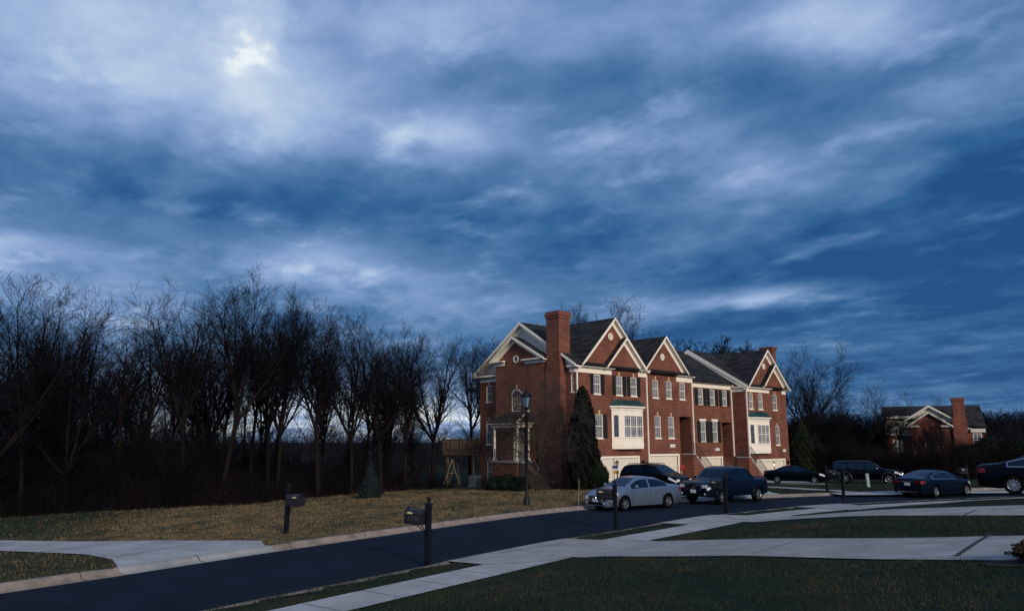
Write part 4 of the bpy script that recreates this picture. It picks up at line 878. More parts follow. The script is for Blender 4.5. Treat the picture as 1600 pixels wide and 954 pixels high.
#@@OBJECTS
# ------------------------------------------------------------------ street furniture
def mailbox(px, py, heading, label, number=None, tilt=0.0, stone=False, loc=None):
    x, y = ground(px, py) if loc is None else loc
    r = empty('mailbox', (x, y, H1(x, y)), heading, label, 'mailbox', 'mailboxes along the road')
    r.rotation_euler = (0, tilt, heading)
    o = MB(); w = .060
    o.box(-w, w, -w, w, -.3, 1.40); o.box(-w - .018, w + .018, -w - .018, w + .018, 1.401, 1.435); o.box(-w - .03, w + .03, -w - .03, w + .03, 0.0, .05)
    o.build('post', 'post_black', r)
    o = MB(); o.lathe([(.05, 1.437), (.05, 1.46), (.022, 1.475), (.022, 1.495), (.045, 1.515), (.056, 1.55), (.045, 1.585), (.015, 1.605), (.001, 1.612)], 14); o.build('finial', 'post_black', r, smooth=True)
    b0, L, hw, z0, zs = .085, .56, .155, .93, 1.15       # box reaches along +x from the post
    prof = [(-hw, z0), (hw, z0), (hw, zs)] + [(hw * math.cos(a_), zs + hw * .92 * math.sin(a_)) for a_ in np.linspace(.12, math.pi - .12, 11)] + [(-hw, zs)]
    o = MB(); o.prism(prof, b0, b0 + L, 'x'); o.box(b0 - .01, b0 + L + .012, -hw - .012, hw + .012, z0 - .02, z0 - .001)
    bx = o.build('box', 'box_metal', r)
    lip = [(p[0] * 1.07, z0 + (p[1] - z0) * 1.035 - .004) for p in prof]
    o = MB(); o.prism(lip, b0 + L + .001, b0 + L + .03, 'x'); o.box(b0 + L + .02, b0 + L + .06, -.02, .02, zs + hw * .9, zs + hw * .9 + .05); o.build('door', 'box_metal', bx)
    for sg in (-1, 1):
        o = MB(); y0 = sg * hw
        fr_ = [(b0 + .05, b0 + L - .05, z0 + .03, z0 + .045), (b0 + .05, b0 + L - .05, z0 + .195, z0 + .21), (b0 + .05, b0 + .065, z0 + .045, z0 + .195), (b0 + L - .065, b0 + L - .05, z0 + .045, z0 + .195)]
        for a, b, c_, d_ in fr_: o.box(a, b, min(y0, y0 + sg * .008), max(y0, y0 + sg * .008), c_, d_)
        o.build('side_panel', 'box_metal', bx)
        o = MB(); zc = zs + .035                      # leaf shaped emblem above the panel
        pts = [(0, 0), (.06, .022), (.13, .03), (.19, .012), (.21, -.012), (.10, -.022), (.0, -.018)]
        u0 = b0 + L - .25
        k = .985
        o._add([(u0 + a, y0 * math.cos(.24 + b * 3) + sg * .012, zc + b) for a, b in pts] + [(u0 + a, y0 * math.cos(.24 + b * 3) - sg * .004, zc + b) for a, b in pts], [tuple(range(7)), tuple(range(13, 6, -1))] + [(i, (i + 1) % 7, (i + 1) % 7 + 7, i + 7) for i in range(7)])
        o.build('emblem', 'emblem_gold', bx)
    # curled bracket
    o = MB(); o.tube([(.07, 0, .62), (.12, 0, .66), (.20, 0, .76), (.30, 0, .85), (.42, 0, .89), (.46, 0, .905)], .014, 6); o.tube([(.07, 0, .70), (.14, 0, .78), (.22, 0, .88), (.25, 0, .905)], .012, 6)
    o.lathe([(.001, -.014), (.026, -.014), (.026, .014), (.001, .014)], 10, (.10, 0, .625), 'y'); o.lathe([(.001, -.014), (.026, -.014), (.026, .014), (.001, .014)], 10, (.46, 0, .885), 'y'); o.build('bracket', 'post_black', r)
    if stone:
        o = MB(); o.lathe([(.20, -.1), (.19, .06), (.13, .14), (.09, .15)], 9); o.build('base', 'concrete', r)
    if number:
        for sg in (-1, 1):
            cu = bpy.data.curves.new('number', 'FONT'); cu.body = number; cu.size = .15; cu.align_x = 'CENTER'; cu.align_y = 'CENTER'; cu.extrude = .003; cu.space_character = 1.05
            tmp = bpy.data.objects.new('number', cu); COL.objects.link(tmp); bpy.context.view_layer.update()
            me = bpy.data.meshes.new_from_object(tmp); bpy.data.objects.remove(tmp); bpy.data.curves.remove(cu)
            me.materials.clear(); me.materials.append(MATS['relief'])
            t_ = bpy.data.objects.new('number', me); COL.objects.link(t_); t_.parent = bx; t_.location = (b0 + L / 2, sg * (hw + .006), z0 + .12)
            t_.rotation_euler = (math.pi / 2, 0, 0) if sg < 0 else (math.pi / 2, 0, math.pi)
    return r
def road_dir(x, y):
    q = (KF + 0)[np.argmin(np.hypot(KF[:, 0] - x, KF[:, 1] - y))]; i = int(np.argmin(np.hypot(KF[:, 0] - x, KF[:, 1] - y))); d = KF[min(i + 1, len(KF) - 1)] - KF[i - 1]; return math.atan2(d[1], d[0])
def mbx(px, py, near, *a, **k):
    x, y = ground(px, py); h = road_dir(x, y) + (math.pi / 2 if near else -math.pi / 2); return mailbox(px, py, h, *a, **k)
mbx(447, 833, False, 'black post mailbox on the tan field beside the left driveway')
mbx(668, 878, True, 'largest black mailbox, numbered 11721, on the near grass strip by the road', '11721')
mbx(962, 822, True, 'black mailbox with a gold emblem standing in front of the silver car')
mbx(1135, 797, True, 'black mailbox on a pale stone footing in front of the blue pickup')
mbx(1318, 776, True, 'leaning black mailbox post between the far dark sedan and the black off-roader', tilt=-.06)
mbx(1293, 768, False, 'short black mailbox across the road, behind the leaning mailbox post')
mailbox(0, 0, R(200), 'small dark mailbox in the far grass beyond the midnight blue sedan', loc=(29.2, 48.6))

lx, ly = ground(823, 790)
L_ = empty('street_lamp', (lx, ly, H1(lx, ly)), R(20), 'tall black lantern street lamp on the tan grass verge', 'street lamp')
o = MB(); o.lathe([(.16, -.2), (.16, .25), (.13, .32), (.11, .38), (.085, .45), (.07, 1.2), (.062, 4.3), (.09, 4.32), (.09, 4.38), (.05, 4.42), (.05, 4.50), (.11, 4.55), (.13, 4.62)], 14); o.build('pole', 'post_black', L_, smooth=True)
o = MB(); o.lathe([(.13, 4.63), (.21, 5.12)], 6); lg = o.build('lantern', 'lamp_glass', L_)
o = MB(); o.lathe([(.28, 5.121), (.29, 5.15), (.24, 5.26), (.11, 5.34), (.06, 5.40), (.06, 5.44), (.02, 5.5), (.001, 5.53)], 12)
for k in range(6):
    a_ = k * math.pi / 3; o.tube([(.132 * math.cos(a_), .132 * math.sin(a_), 4.62), (.213 * math.cos(a_), .213 * math.sin(a_), 5.13)], .014, 4)
o.build('lantern_frame', 'post_black', L_)
def yard_lamp(px, py, Yd, lit, label):
    x, y, _ = at(px, py, Yd); z = H1(x, y); r = empty('yard_lamp', (x, y, z), 0, label, 'yard lamp', 'small yard lamps by the garages')
    ztop = at(px, py, Yd)[2] - z
    o = MB(); o.lathe([(.06, -.2), (.045, .4), (.038, ztop - .46), (.07, ztop - .44), (.07, ztop - .40)], 10); o.build('pole', 'post_black', r)
    o = MB(); o.lathe([(.06, ztop - .395), (.12, ztop - .13)], 6); o.build('lantern', 'lamp_lit' if lit else 'lamp_clear', r)
    o = MB(); o.lathe([(.15, ztop - .128), (.13, ztop - .09), (.05, ztop - .02), (.015, ztop + .03), (.001, ztop + .06)], 10)
    for k in range(6): a_ = k * math.pi / 3; o.tube([(.062 * math.cos(a_), .062 * math.sin(a_), ztop - .40), (.122 * math.cos(a_), .122 * math.sin(a_), ztop - .13)], .008, 4)
    o.build('lantern_frame', 'post_black', r)
yard_lamp(964, 719, 52.5, False, 'unlit black yard lamp in front of the left garage doors')
yard_lamp(1209.5, 721, 68, True, 'glowing yard lamp in front of the right end garage')
x, y, _ = at(957, 757, 51.5); gf = empty('garden_flag', (x, y, H1(x, y)), R(-20), 'small blue, white and gold garden flag on a stake', 'flag')
zt = at(957, 727, 51.5)[2] - H1(x, y)
o = MB(); o.tube([(0, 0, -.2), (0, 0, zt + .03), (.40, 0, zt + .03)], .012, 5); o.build('stake', 'black_iron', gf)
o = MB(); o._add([(.02, 0, zt), (.38, .02, zt), (.40, .05, zt - .2), (.04, .02, zt - .2)], [(0, 1, 2, 3)]); o.build('cloth', 'cloth_blue', gf)
o = MB(); o._add([(.04, .02, zt - .2), (.40, .05, zt - .2), (.43, .03, zt - .3), (.06, 0, zt - .3)], [(0, 1, 2, 3)]); o.build('cloth_band', 'cloth_white', gf)
o = MB(); o._add([(.06, 0, zt - .3), (.43, .03, zt - .3), (.46, .06, zt - .52), (.08, .03, zt - .52)], [(0, 1, 2, 3)]); o.build('cloth_band', 'cloth_gold', gf)
x, y = ground(1357, 760.5); mp = empty('utility_marker', (x, y, H1(x, y)), R(20), 'pale green plastic utility marker post on the grass', 'marker post'); mp.rotation_euler = (0, R(-4), R(20))
o = MB(); o.box(-.11, .11, -.05, .05, -.1, .82); o.build('post', 'marker_green', mp); o = MB(); o.box(-.118, .118, -.058, .058, .821, .90); o.build('cap', 'marker_green', mp)
x, y = ground(904, 791); sk = MB(); sk.tube([(0, 0, -.1), (.02, 0, .6), (.05, .01, 1.22)], .014, 5); sk = sk.build('driveway_stake', 'pale_wood'); sk.location = (x, y, H1(x, y)); tag(sk, 'thin pale marker stake in the grass beside the silver car', 'stake')

# ------------------------------------------------------------------ vehicles
def wheel_mb(rad, wid, spokes=5, dark=False):
    t_ = MB(); t_.lathe([(rad * .62, -wid / 2), (rad * .92, -wid / 2), (rad, -wid * .34), (rad, wid * .34), (rad * .92, wid / 2), (rad * .62, wid / 2)], 28, (0, 0, 0), 'y', cap=False)
    m_ = MB(); m_.lathe([(rad * .70, wid * .5 + .004), (rad * .66, wid * .42), (rad * .60, wid * .30), (rad * .60, -.02), (.001, -.02)], 28, (0, 0, 0), 'y', cap=False)
    s_ = MB(); s_.lathe([(.001, wid * .47), (rad * .15, wid * .47), (rad * .17, wid * .38), (rad * .17, 0)], 14, (0, 0, 0), 'y', cap=False)
    s_.lathe([(rad * .60, wid * .42), (rad * .66, wid * .49), (rad * .69, wid * .49), (rad * .70, wid * .40)], 28, (0, 0, 0), 'y', cap=False)
    for k in range(spokes):
        a_ = 2 * math.pi * k / spokes; ca, sa = math.cos(a_), math.sin(a_)
        for off in (-.085, .085):
            pa_ = Vector((ca * rad * .14 - sa * off * rad * .6, wid * .40, sa * rad * .14 + ca * off * rad * .6)); pb_ = Vector((ca * rad * .64 - sa * off * rad * 1.6, wid * .43, sa * rad * .64 + ca * off * rad * 1.6)); s_.beam(pa_, pb_, rad * .085, rad * .07)
    return t_, m_, s_
def make_car(name, label, cat, loc, head, spec, paint):
    Lc, Wd = spec['L'], spec['W']; top, belt = spec['top'], spec['belt']; zb, rw = spec['zb'], spec['wheel']; wx = spec['wx']
    root = empty(name, loc, head, label, cat)
    xs = np.unique(np.round(np.concatenate([np.arange(-Lc / 2, Lc / 2 + .001, .03), [Lc / 2, -Lc / 2], [Lc / 2 - .008, Lc / 2 - .02, -Lc / 2 + .008, -Lc / 2 + .02]]), 4))
    zt_ = np.interp(xs, [p[0] for p in top], [p[1] for p in top]); zbl = np.interp(xs, [p[0] for p in belt], [p[1] for p in belt]); zbl = np.minimum(zbl, zt_ - .035)
    k = np.hanning(7); k /= k.sum(); zt_ = np.convolve(np.pad(zt_, 3, 'edge'), k, 'valid'); zbl = np.minimum(np.convolve(np.pad(zbl, 3, 'edge'), k, 'valid'), zt_ - .03)
    fr_ = np.clip((xs - (Lc / 2 - spec.get('nose', .9))) / spec.get('nose', .9), 0, 1); re_ = np.clip(((-Lc / 2 + .7) - xs) / .7, 0, 1)
    w = Wd / 2 * (1 - spec.get('ntap', .20) * fr_ ** 2.4 - .10 * re_ ** 2.4 )
    e_ = np.clip(1 - (Lc / 2 - np.abs(xs)) / .10, 0, 1); zbot = zb + .04 * fr_ ** 3 + .08 * re_ ** 2
    ztc = zt_ - .05 * e_ ** 2; w = w - .03 * e_ ** 2
    R_ = rw * spec.get('arch', 1.14)
    za = zbot.copy()
    for x0 in wx:
        m = np.abs(xs - x0) < R_; za[m] = np.maximum(za[m], rw + np.sqrt(R_ ** 2 - (xs[m] - x0) ** 2) * 1.0)
    roofz = max(p[1] for p in top); rwid = spec.get('roofw', .60) * Wd / 2 * 1.0 / .6 * .72
    g_ = np.clip((ztc - zbl - .06) / (roofz - zbl.max() - .06), 0, 1)
    rows = []
    for i, x in enumerate(xs):
        W_, zt1, z5 = w[i], ztc[i], zbl[i]; wr = W_ * .90 * (1 - g_[i]) + rwid * g_[i]; zm = max(za[i] + .01, zb + (z5 - zb) * .48)
        hgt_ = zt1 - z5; edge = .045 + .03 * g_[i]
        y7 = W_ * .955 + (wr - W_ * .955) * .0; 
        def side(f): return (W_ * .955 + (wr - W_ * .955) * f, z5 + (hgt_ - min(edge, hgt_ * .5)) * f)
        zs5 = side(0); pA = side(.06 if g_[i] > .05 else .02); pB = side(.90); pC = side(1.0)
        rows.append([(0, zbot[i]), (max(W_ - .34, .1), zbot[i]), (max(W_ - .32, .11), za[i]), (W_ * .965, za[i]), (W_ * .985, min(za[i] + .06, zm)), (W_ * 1.0, zm), (W_ * .995, zm + (z5 - zm) * .55), (W_ * .975, z5 - .03 * (z5 - zm)), zs5, pA, pB, pC, (wr * .80 if g_[i] > .2 else wr * .86, zt1 - .012), (wr * .4, zt1 - .002), (0, zt1)])
    A = np.array(rows); nr = A.shape[1]; n = len(xs)
    V = np.zeros((n, 2 * nr, 3)); V[:, :nr, 0] = xs[:, None]; V[:, :nr, 1] = A[:, :, 0]; V[:, :nr, 2] = A[:, :, 1]; V[:, nr:, 0] = xs[:, None]; V[:, nr:, 1] = -A[:, :, 0]; V[:, nr:, 2] = A[:, :, 1]
    V = V.reshape(-1, 3); sets = {}
    def put(key, f): sets.setdefault(key, []).append(f)
    sw_, ws, rwn = spec['side'], spec['ws'], spec.get('rwin'); hl, tl = spec['head'], spec['tail']
    for i in range(n - 1):
        xm = (xs[i] + xs[i + 1]) / 2; gm = (g_[i] + g_[i + 1]) / 2
        for s in (0, nr):
            for j in range(nr - 1):
                a_, b_, c_, d_ = i * 2 * nr + s + j, i * 2 * nr + s + j + 1, (i + 1) * 2 * nr + s + j + 1, (i + 1) * 2 * nr + s + j
                f = (a_, d_, c_, b_) if s == 0 else (a_, b_, c_, d_); key = 'body'
                if j == 9 and any(p[0] < xm < p[1] for p in sw_) : key = 'side_window' + str(s)
                if j in (12, 13) or (j == 11 and False):
                    if ws[0] < xm < ws[1]: key = 'windscreen'
                    elif rwn and rwn[0] < xm < rwn[1]: key = 'rear_window'
                if j in (5, 6) and xm > hl and (j == 6 or spec.get('tallhead')): key = 'headlight' + str(s)
                if j in (5, 6) and xm < tl and (j == 6 or spec.get('talltail')): key = 'tail_light' + str(s)
                if j == 0 or j == 1 or j == 2: key = 'underbody'
                put(key, f)
    for i, fl in ((0, False), (n - 1, True)):
        for j in range(nr - 1):
            a_, b_ = i * 2 * nr + j, i * 2 * nr + j + 1; c_, d_ = i * 2 * nr + nr + j + 1, i * 2 * nr + nr + j; put('body', (a_, b_, c_, d_))
    names = {'windscreen': ('windscreen', 'auto_glass'), 'rear_window': ('rear_window', 'auto_glass'), 'underbody': ('underbody', 'black_trim')}
    for key, fs in sets.items():
        if key == 'body': nm, mt = 'body', paint
        elif key.startswith('side_window'): nm, mt = 'side_window', 'auto_glass'
        elif key.startswith('headlight'): nm, mt = 'headlight', 'headlight'
        elif key.startswith('tail_light'): nm, mt = 'tail_light', 'tail_red'
        else: nm, mt = names[key]
        Fq = np.array(fs); u, inv = np.unique(Fq, return_inverse=True); o = fast_mesh(nm, V[u], inv.reshape(Fq.shape), mt, root, smooth=True)
        if nm == 'body':
            body = o
            try: o.data.set_sharp_from_angle(angle=R(42))
            except Exception: pass
    wz = lambda x: float(np.interp(x, xs, w)); tz = lambda x: float(np.interp(x, xs, ztc)); bz = lambda x: float(np.interp(x, xs, zbl))
    for x0 in wx:
        for sg in (-1, 1):
            t_, m_, s_ = wheel_mb(rw, .23, spec.get('spokes', 5))
            y0 = sg * (wz(x0) - .125); o = t_.build('wheel', 'rubber', root, smooth=False); o.location = (x0, y0, rw); o.rotation_euler = (0, 0, 0 if sg > 0 else math.pi)
            m_.build('hub', 'black_trim', o); s_.build('rim', spec.get('rim', 'rim'), o)
    F_ = Lc / 2; wf_ = wz(F_) ; wr_ = wz(-F_)
    gz0, gz1 = spec['grille']
    o = MB(); o.box(F_ - .03, F_ + .012, -wf_ * .56, wf_ * .56, gz0, gz1); gr = o.build('grille', 'black_trim', root)
    o = MB(); nb = spec.get('bars', 3)
    for i in range(nb): z = gz0 + (gz1 - gz0) * (i + .5) / nb; o.box(F_ + .0121, F_ + .022, -wf_ * .53, wf_ * .53, z - .010, z + .010)
    for a, b, c_, d_ in ((-wf_ * .58, wf_ * .58, gz1, gz1 + .03), (-wf_ * .58, wf_ * .58, gz0 - .03, gz0), (-wf_ * .6, -wf_ * .56, gz0 - .03, gz1 + .03), (wf_ * .56, wf_ * .6, gz0 - .03, gz1 + .03)): o.box(F_ - .02, F_ + .024, a, b, c_, d_)
    o.lathe([(.001, F_ + .035), (.06, F_ + .033), (.065, F_ + .022)], 14, (0, 0, (gz0 + gz1) / 2), 'x')
    o.build('grille_bars', 'chrome', gr)
    o = MB(); o.box(F_ - .05, F_ + .008, -wf_ * .72, wf_ * .72, zb + .07, zb + .19); o.build('lower_intake', 'black_trim', root)
    for sg in (-1, 1): o = MB(); o.lathe([(.001, F_ + .012), (.05, F_ + .008), (.055, F_ - .05)], 12, (0, sg * wf_ * .84, zb + .16), 'x'); o.build('fog_light', 'headlight', root)
    o = MB(); o.box(F_ + .009, F_ + .03, -.155, .155, zb + .20, zb + .36); o.build('number_plate', 'plate', root)
    o = MB(); o.box(-F_ - .03, -F_ + .01, -.155, .155, spec['rplate'], spec['rplate'] + .16); o.build('number_plate', 'plate', root)
    o = MB(); o.box(-F_ - .02, -F_ + .01, -.42, .42, spec['rplate'] + .19, spec['rplate'] + .225)
    if spec.get('rearchrome'): o.box(-F_ - .022, -F_ + .03, -wr_ * .75, wr_ * .75, zb + .10, zb + .135)
    o.build('rear_trim', 'chrome', root)
    o = MB(); o.box(-F_ - .012, -F_ + .02, -wr_ * .7, wr_ * .7, zb + .13, zb + .22); o.build('rear_bumper_insert', 'black_trim', root)
    for sg in (-1, 1):
        o = MB(); o.box(-F_ - .010, -F_ + .02, min(sg * wr_ * .56, sg * wr_ * .985), max(sg * wr_ * .56, sg * wr_ * .985), bz(-F_ + .05) - .16, bz(-F_ + .05) - .02); o.build('tail_light', 'tail_red', root)
        o = MB(); o.box(F_ - .06, F_ + .010, min(sg * wf_ * .64, sg * wf_ * .985), max(sg * wf_ * .64, sg * wf_ * .985), gz1 - .13, gz1 + .02); o.build('headlight', 'headlight', root)
    mxp = spec['mirror']
    for sg in (-1, 1):
        o = MB(); yb = wz(mxp) * .95; zz_ = bz(mxp) + .09; o.tube([(mxp, sg * yb, zz_ - .03), (mxp, sg * (yb + .08), zz_)], .025, 6)
        vs = MB(); o2 = bmesh_ellipsoid((mxp, sg * (yb + .17), zz_ + .03), (.07, .115, .075)); merge(o, o2); o.build('mirror', 'chrome' if spec.get('chrmir') else paint, root, smooth=True)
    for xh in spec['handles']:
        for sg in (-1, 1): o = MB(); y0 = wz(xh) * .995; o.box(xh - .09, xh + .09, sg * y0 - .022, sg * y0 + .022, bz(xh) - .13, bz(xh) - .10); o.build('door_handle', 'chrome' if spec.get('chrmir') else paint, root)
    for xd in spec['doors']:
        for sg in (-1, 1):
            i = int(np.argmin(np.abs(xs - xd))); o = MB(); pts = [A[i, j] for j in (4, 5, 6, 7, 8)]
            for (ya, za_), (yb, zb_) in zip(pts[:-1], pts[1:]): o._add([(xd - .006, sg * (ya + .003), za_), (xd + .006, sg * (ya + .003), za_), (xd + .006, sg * (yb + .003), zb_), (xd - .006, sg * (yb + .003), zb_)], [(0, 1, 2, 3)])
            o.build('door_gap', 'black_trim', root)
    if spec.get('chromeline'):
        x0, x1 = sw_[0][0], sw_[-1][1]; ii = [i for i in range(n) if x0 - .05 <= xs[i] <= x1 + .03]
        for sg in (-1, 1):
            o = MB(); o.tube([(xs[i], sg * (A[i, 9, 0] + .008), A[i, 9, 1]) for i in ii[::3]], .018, 5); o.tube([(xs[i], sg * (A[i, 10, 0] + .008), A[i, 10, 1] + .01) for i in ii[::3]], .018, 5)
            o.tube([(xs[ii[0]], sg * (A[ii[0], 9, 0] + .008), A[ii[0], 9, 1]), (xs[ii[0]], sg * (A[ii[0], 10, 0] + .008), A[ii[0], 10, 1] + .01)], .018, 5); o.build('window_trim', 'chrome', root)
    if spec.get('flares'):
        for x0 in wx:
            for sg in (-1, 1):
                o = MB(); o.tube([(x0 + R_ * 1.03 * math.cos(a_), sg * (wz(x0) * .99), rw + R_ * 1.03 * math.sin(a_)) for a_ in np.linspace(-.25, math.pi + .25, 15)], .035, 6); o.build('wheel_arch', 'rim_dark' if spec.get('flares') == 3 else paint, root, smooth=True)
    if spec.get('rails'):
        for sg in (-1, 1): a, b = spec['rails']; o = MB(); o.tube([(a, sg * rwid * .86, tz(a) + .01), (a + .12, sg * rwid * .86, tz(a + .12) + .06), (b - .12, sg * rwid * .86, tz(b - .12) + .06), (b, sg * rwid * .86, tz(b) + .01)], .02, 6); o.build('roof_rail', 'black_trim', root)
    if spec.get('bed'):
        a, b = spec['bed']; o = MB(); o.box(a, b, -wz(a) * .78, wz(a) * .78, tz((a + b) / 2) - .02, tz((a + b) / 2) + .006); o.build('bed_cover', 'black_trim', root)
    return root
def bmesh_ellipsoid(c, r, nu=10, nv=6):
    m = MB(); prof = []
    vs = []; fs = []
    for i in range(nv + 1):
        t_ = -math.pi / 2 + math.pi * i / nv
        for k_ in range(nu): p_ = 2 * math.pi * k_ / nu; vs.append((c[0] + r[0] * math.cos(t_) * math.cos(p_), c[1] + r[1] * math.cos(t_) * math.sin(p_), c[2] + r[2] * math.sin(t_)))
    for i in range(nv):
        for k_ in range(nu): fs.append((i * nu + k_, i * nu + (k_ + 1) % nu, (i + 1) * nu + (k_ + 1) % nu, (i + 1) * nu + k_))
    m._add(vs, fs); return m
SEDAN = dict(L=4.82, W=1.83, zb=.20, wheel=.325, wx=(1.42, -1.38), nose=1.0, ntap=.24, roofw=.58,
    top=[(-2.41, .98), (-2.36, 1.04), (-1.75, 1.10), (-1.62, 1.12), (-.85, 1.42), (-.3, 1.47), (.2, 1.455), (.5, 1.40), (1.25, 1.02), (1.4, .985), (2.0, .88), (2.3, .76), (2.41, .66)],
    belt=[(-2.41, .94), (-1.6, 1.0), (0, .95), (1.2, .93), (2.0, .82), (2.41, .62)], side=[(-1.35, -.25), (-.17, .95)], ws=(.46, 1.20), rwin=(-1.60, -.88), head=1.82, tail=-2.16,
    grille=(.50, .62), rplate=.66, mirror=.82, handles=(-.98, .08), doors=(-.21, .98, -1.2), bars=3)
BENZ = dict(SEDAN, L=4.92, W=1.86, wheel=.34, wx=(1.62, -1.32), top=[(-2.46, .98), (-2.42, 1.05), (-1.95, 1.10), (-1.75, 1.12), (-.95, 1.40), (-.35, 1.465), (.1, 1.45), (.45, 1.38), (1.15, 1.04), (1.3, 1.0), (2.0, .92), (2.35, .80), (2.46, .68)],
    belt=[(-2.46, .93), (-1.6, .99), (0, .95), (1.2, .93), (2.0, .84), (2.46, .62)], side=[(-1.42, -.22), (-.14, .9)], ws=(.40, 1.10), rwin=(-1.72, -.98), tail=-2.20, head=1.9, chromeline=True, spokes=10, rearchrome=True, handles=(-1.0, .1), doors=(-.18, .93), chrmir=False)
CROSS = dict(SEDAN, L=4.75, W=1.9, zb=.27, wheel=.37, wx=(1.45, -1.4), ntap=.2, roofw=.66, nose=.8,
    top=[(-2.37, 1.0), (-2.34, 1.2), (-2.0, 1.60), (-1.6, 1.68), (-.3, 1.73), (.3, 1.68), (.55, 1.60), (1.25, 1.18), (1.45, 1.13), (2.0, 1.03), (2.28, .90), (2.37, .76)], belt=[(-2.37, 1.04), (-1.5, 1.1), (0, 1.06), (1.3, 1.06), (2.0, .95), (2.37, .72)],
    side=[(-2.05, -1.35), (-1.27, -.2), (-.12, .95)], ws=(.55, 1.2), rwin=(-2.33, -2.05), grille=(.60, .82), rplate=.85, head=1.85, tail=-2.18, mirror=.85, rails=(-1.7, .3), bars=3)
BIGSUV = dict(SEDAN, L=5.15, W=2.0, zb=.34, wheel=.42, wx=(1.62, -1.5), ntap=.16, roofw=.66, nose=.8,
    top=[(-2.57, 1.05), (-2.54, 1.3), (-2.3, 1.68), (-2.0, 1.75), (-.5, 1.79), (.2, 1.76), (.5, 1.68), (1.22, 1.20), (1.4, 1.15), (2.1, 1.07), (2.45, .97), (2.57, .80)], belt=[(-2.57, 1.06), (-1.5, 1.12), (0, 1.08), (1.2, 1.07), (2.2, 1.0), (2.57, .76)],
    side=[(-2.3, -1.32), (-1.24, -.1), (-.02, .95)], ws=(.48, 1.2), rwin=(-2.5, -2.35), grille=(.66, .90), rplate=.95, head=2.05, tail=-2.42, mirror=.85, chrmir=True, flares=3, rails=(-2.1, .4), tallhead=False, handles=(-.95, .22), doors=(-.06, 1.05, -1.3))
TRUCK = dict(SEDAN, L=5.2, W=1.97, zb=.36, wheel=.38, wx=(1.58, -1.52), ntap=.13, roofw=.70, nose=.7, arch=1.17,
    top=[(-2.6, 1.10), (-2.57, 1.20), (-1.5, 1.22), (-1.32, 1.28), (-.82, 1.72), (-.6, 1.78), (.1, 1.80), (.45, 1.76), (.7, 1.66), (1.28, 1.24), (1.42, 1.19), (2.2, 1.11), (2.5, 1.03), (2.6, .86)], belt=[(-2.6, 1.08), (-1.2, 1.12), (0, 1.12), (1.3, 1.10), (2.2, 1.02), (2.6, .80)],
    side=[(-.72, .05), (.14, 1.02)], ws=(.68, 1.25), rwin=(-1.28, -.86), grille=(.72, .94), rplate=.66, head=2.02, tail=-2.42, mirror=.95, flares=1, bed=(-2.5, -1.45), handles=(-.6, .3), doors=(.09, 1.1, -.8), bars=2)
def park(name, label, cat, x, y, hd, spec, paint, z=None):
    return make_car(name, label, cat, (x, y, (H1(x, y) if z is None else z)), math.atan2(hd[1], hd[0]), spec, paint)
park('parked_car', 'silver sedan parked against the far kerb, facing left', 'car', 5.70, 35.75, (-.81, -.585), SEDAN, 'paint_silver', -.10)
park('parked_pickup', 'dark blue four-door pickup truck parked behind the silver sedan', 'pickup truck', 11.0, 39.3, (-.78, -.63), TRUCK, 'paint_navy', -.09)
park('parked_car', 'black crossover on the driveway before the left garages, mostly hidden by the silver sedan', 'car', 9.35, 49.5, (.62, -.78), CROSS, 'paint_black', H1(9.35, 49.5) + .03)
fx, fy, _ = at(1243, 745, 62); park('parked_car', 'black old sedan parked far off before the right end house', 'car', fx, fy, (.93, -.37), dict(SEDAN, top=[(a, b * .97) for a, b in SEDAN['top']]), 'paint_black', H1(fx, fy) + .03)
fx, fy, _ = at(1354, 745, 60.5); park('parked_car', 'big black boxy off-roader with bright wheel arches, parked facing right', 'car', fx, fy, (.88, -.47), BIGSUV, 'paint_black', H1(fx, fy) + .02)
park('parked_car', 'midnight blue sedan seen from behind with red tail lights', 'car', 24.05, 43.3, (.87, .49), BENZ, 'paint_midnight', -.09)
park('parked_car', 'black sedan with chrome window line cut off by the right edge of view', 'car', 20.25, 28.15, (.80, -.60), BENZ, 'paint_black', None)

# ------------------------------------------------------------------ bare trees
def tubes(P0, P1, R0, R1, sides):
    P0, P1 = np.asarray(P0, float), np.asarray(P1, float); R0, R1 = np.asarray(R0), np.asarray(R1)
    d = P1 - P0; d /= np.maximum(np.linalg.norm(d, axis=1), 1e-6)[:, None]
    ref = np.where(np.abs(d[:, 2:3]) > .9, np.array([[1., 0, 0]]), np.array([[0, 0, 1.]])); a_ = np.cross(d, ref); a_ /= np.linalg.norm(a_, axis=1)[:, None]; b_ = np.cross(d, a_)
    th = 2 * np.pi * np.arange(sides) / sides; c, s = np.cos(th), np.sin(th)
    ringv = a_[:, None, :] * c[None, :, None] + b_[:, None, :] * s[None, :, None]
    V = np.concatenate([P0[:, None] + ringv * R0[:, None, None], P1[:, None] + ringv * R1[:, None, None]], 1).reshape(-1, 3)
    o = np.arange(len(P0))[:, None] * 2 * sides; k_ = np.arange(sides)
    F_ = np.stack([o + k_, o + (k_ + 1) % sides, o + sides + (k_ + 1) % sides, o + sides + k_], -1).reshape(-1, 4)
    return V, F_
def perp(rng, d):
    v = rng.normal(size=3); v -= d * (v @ d); return v / (np.linalg.norm(v) + 1e-9)
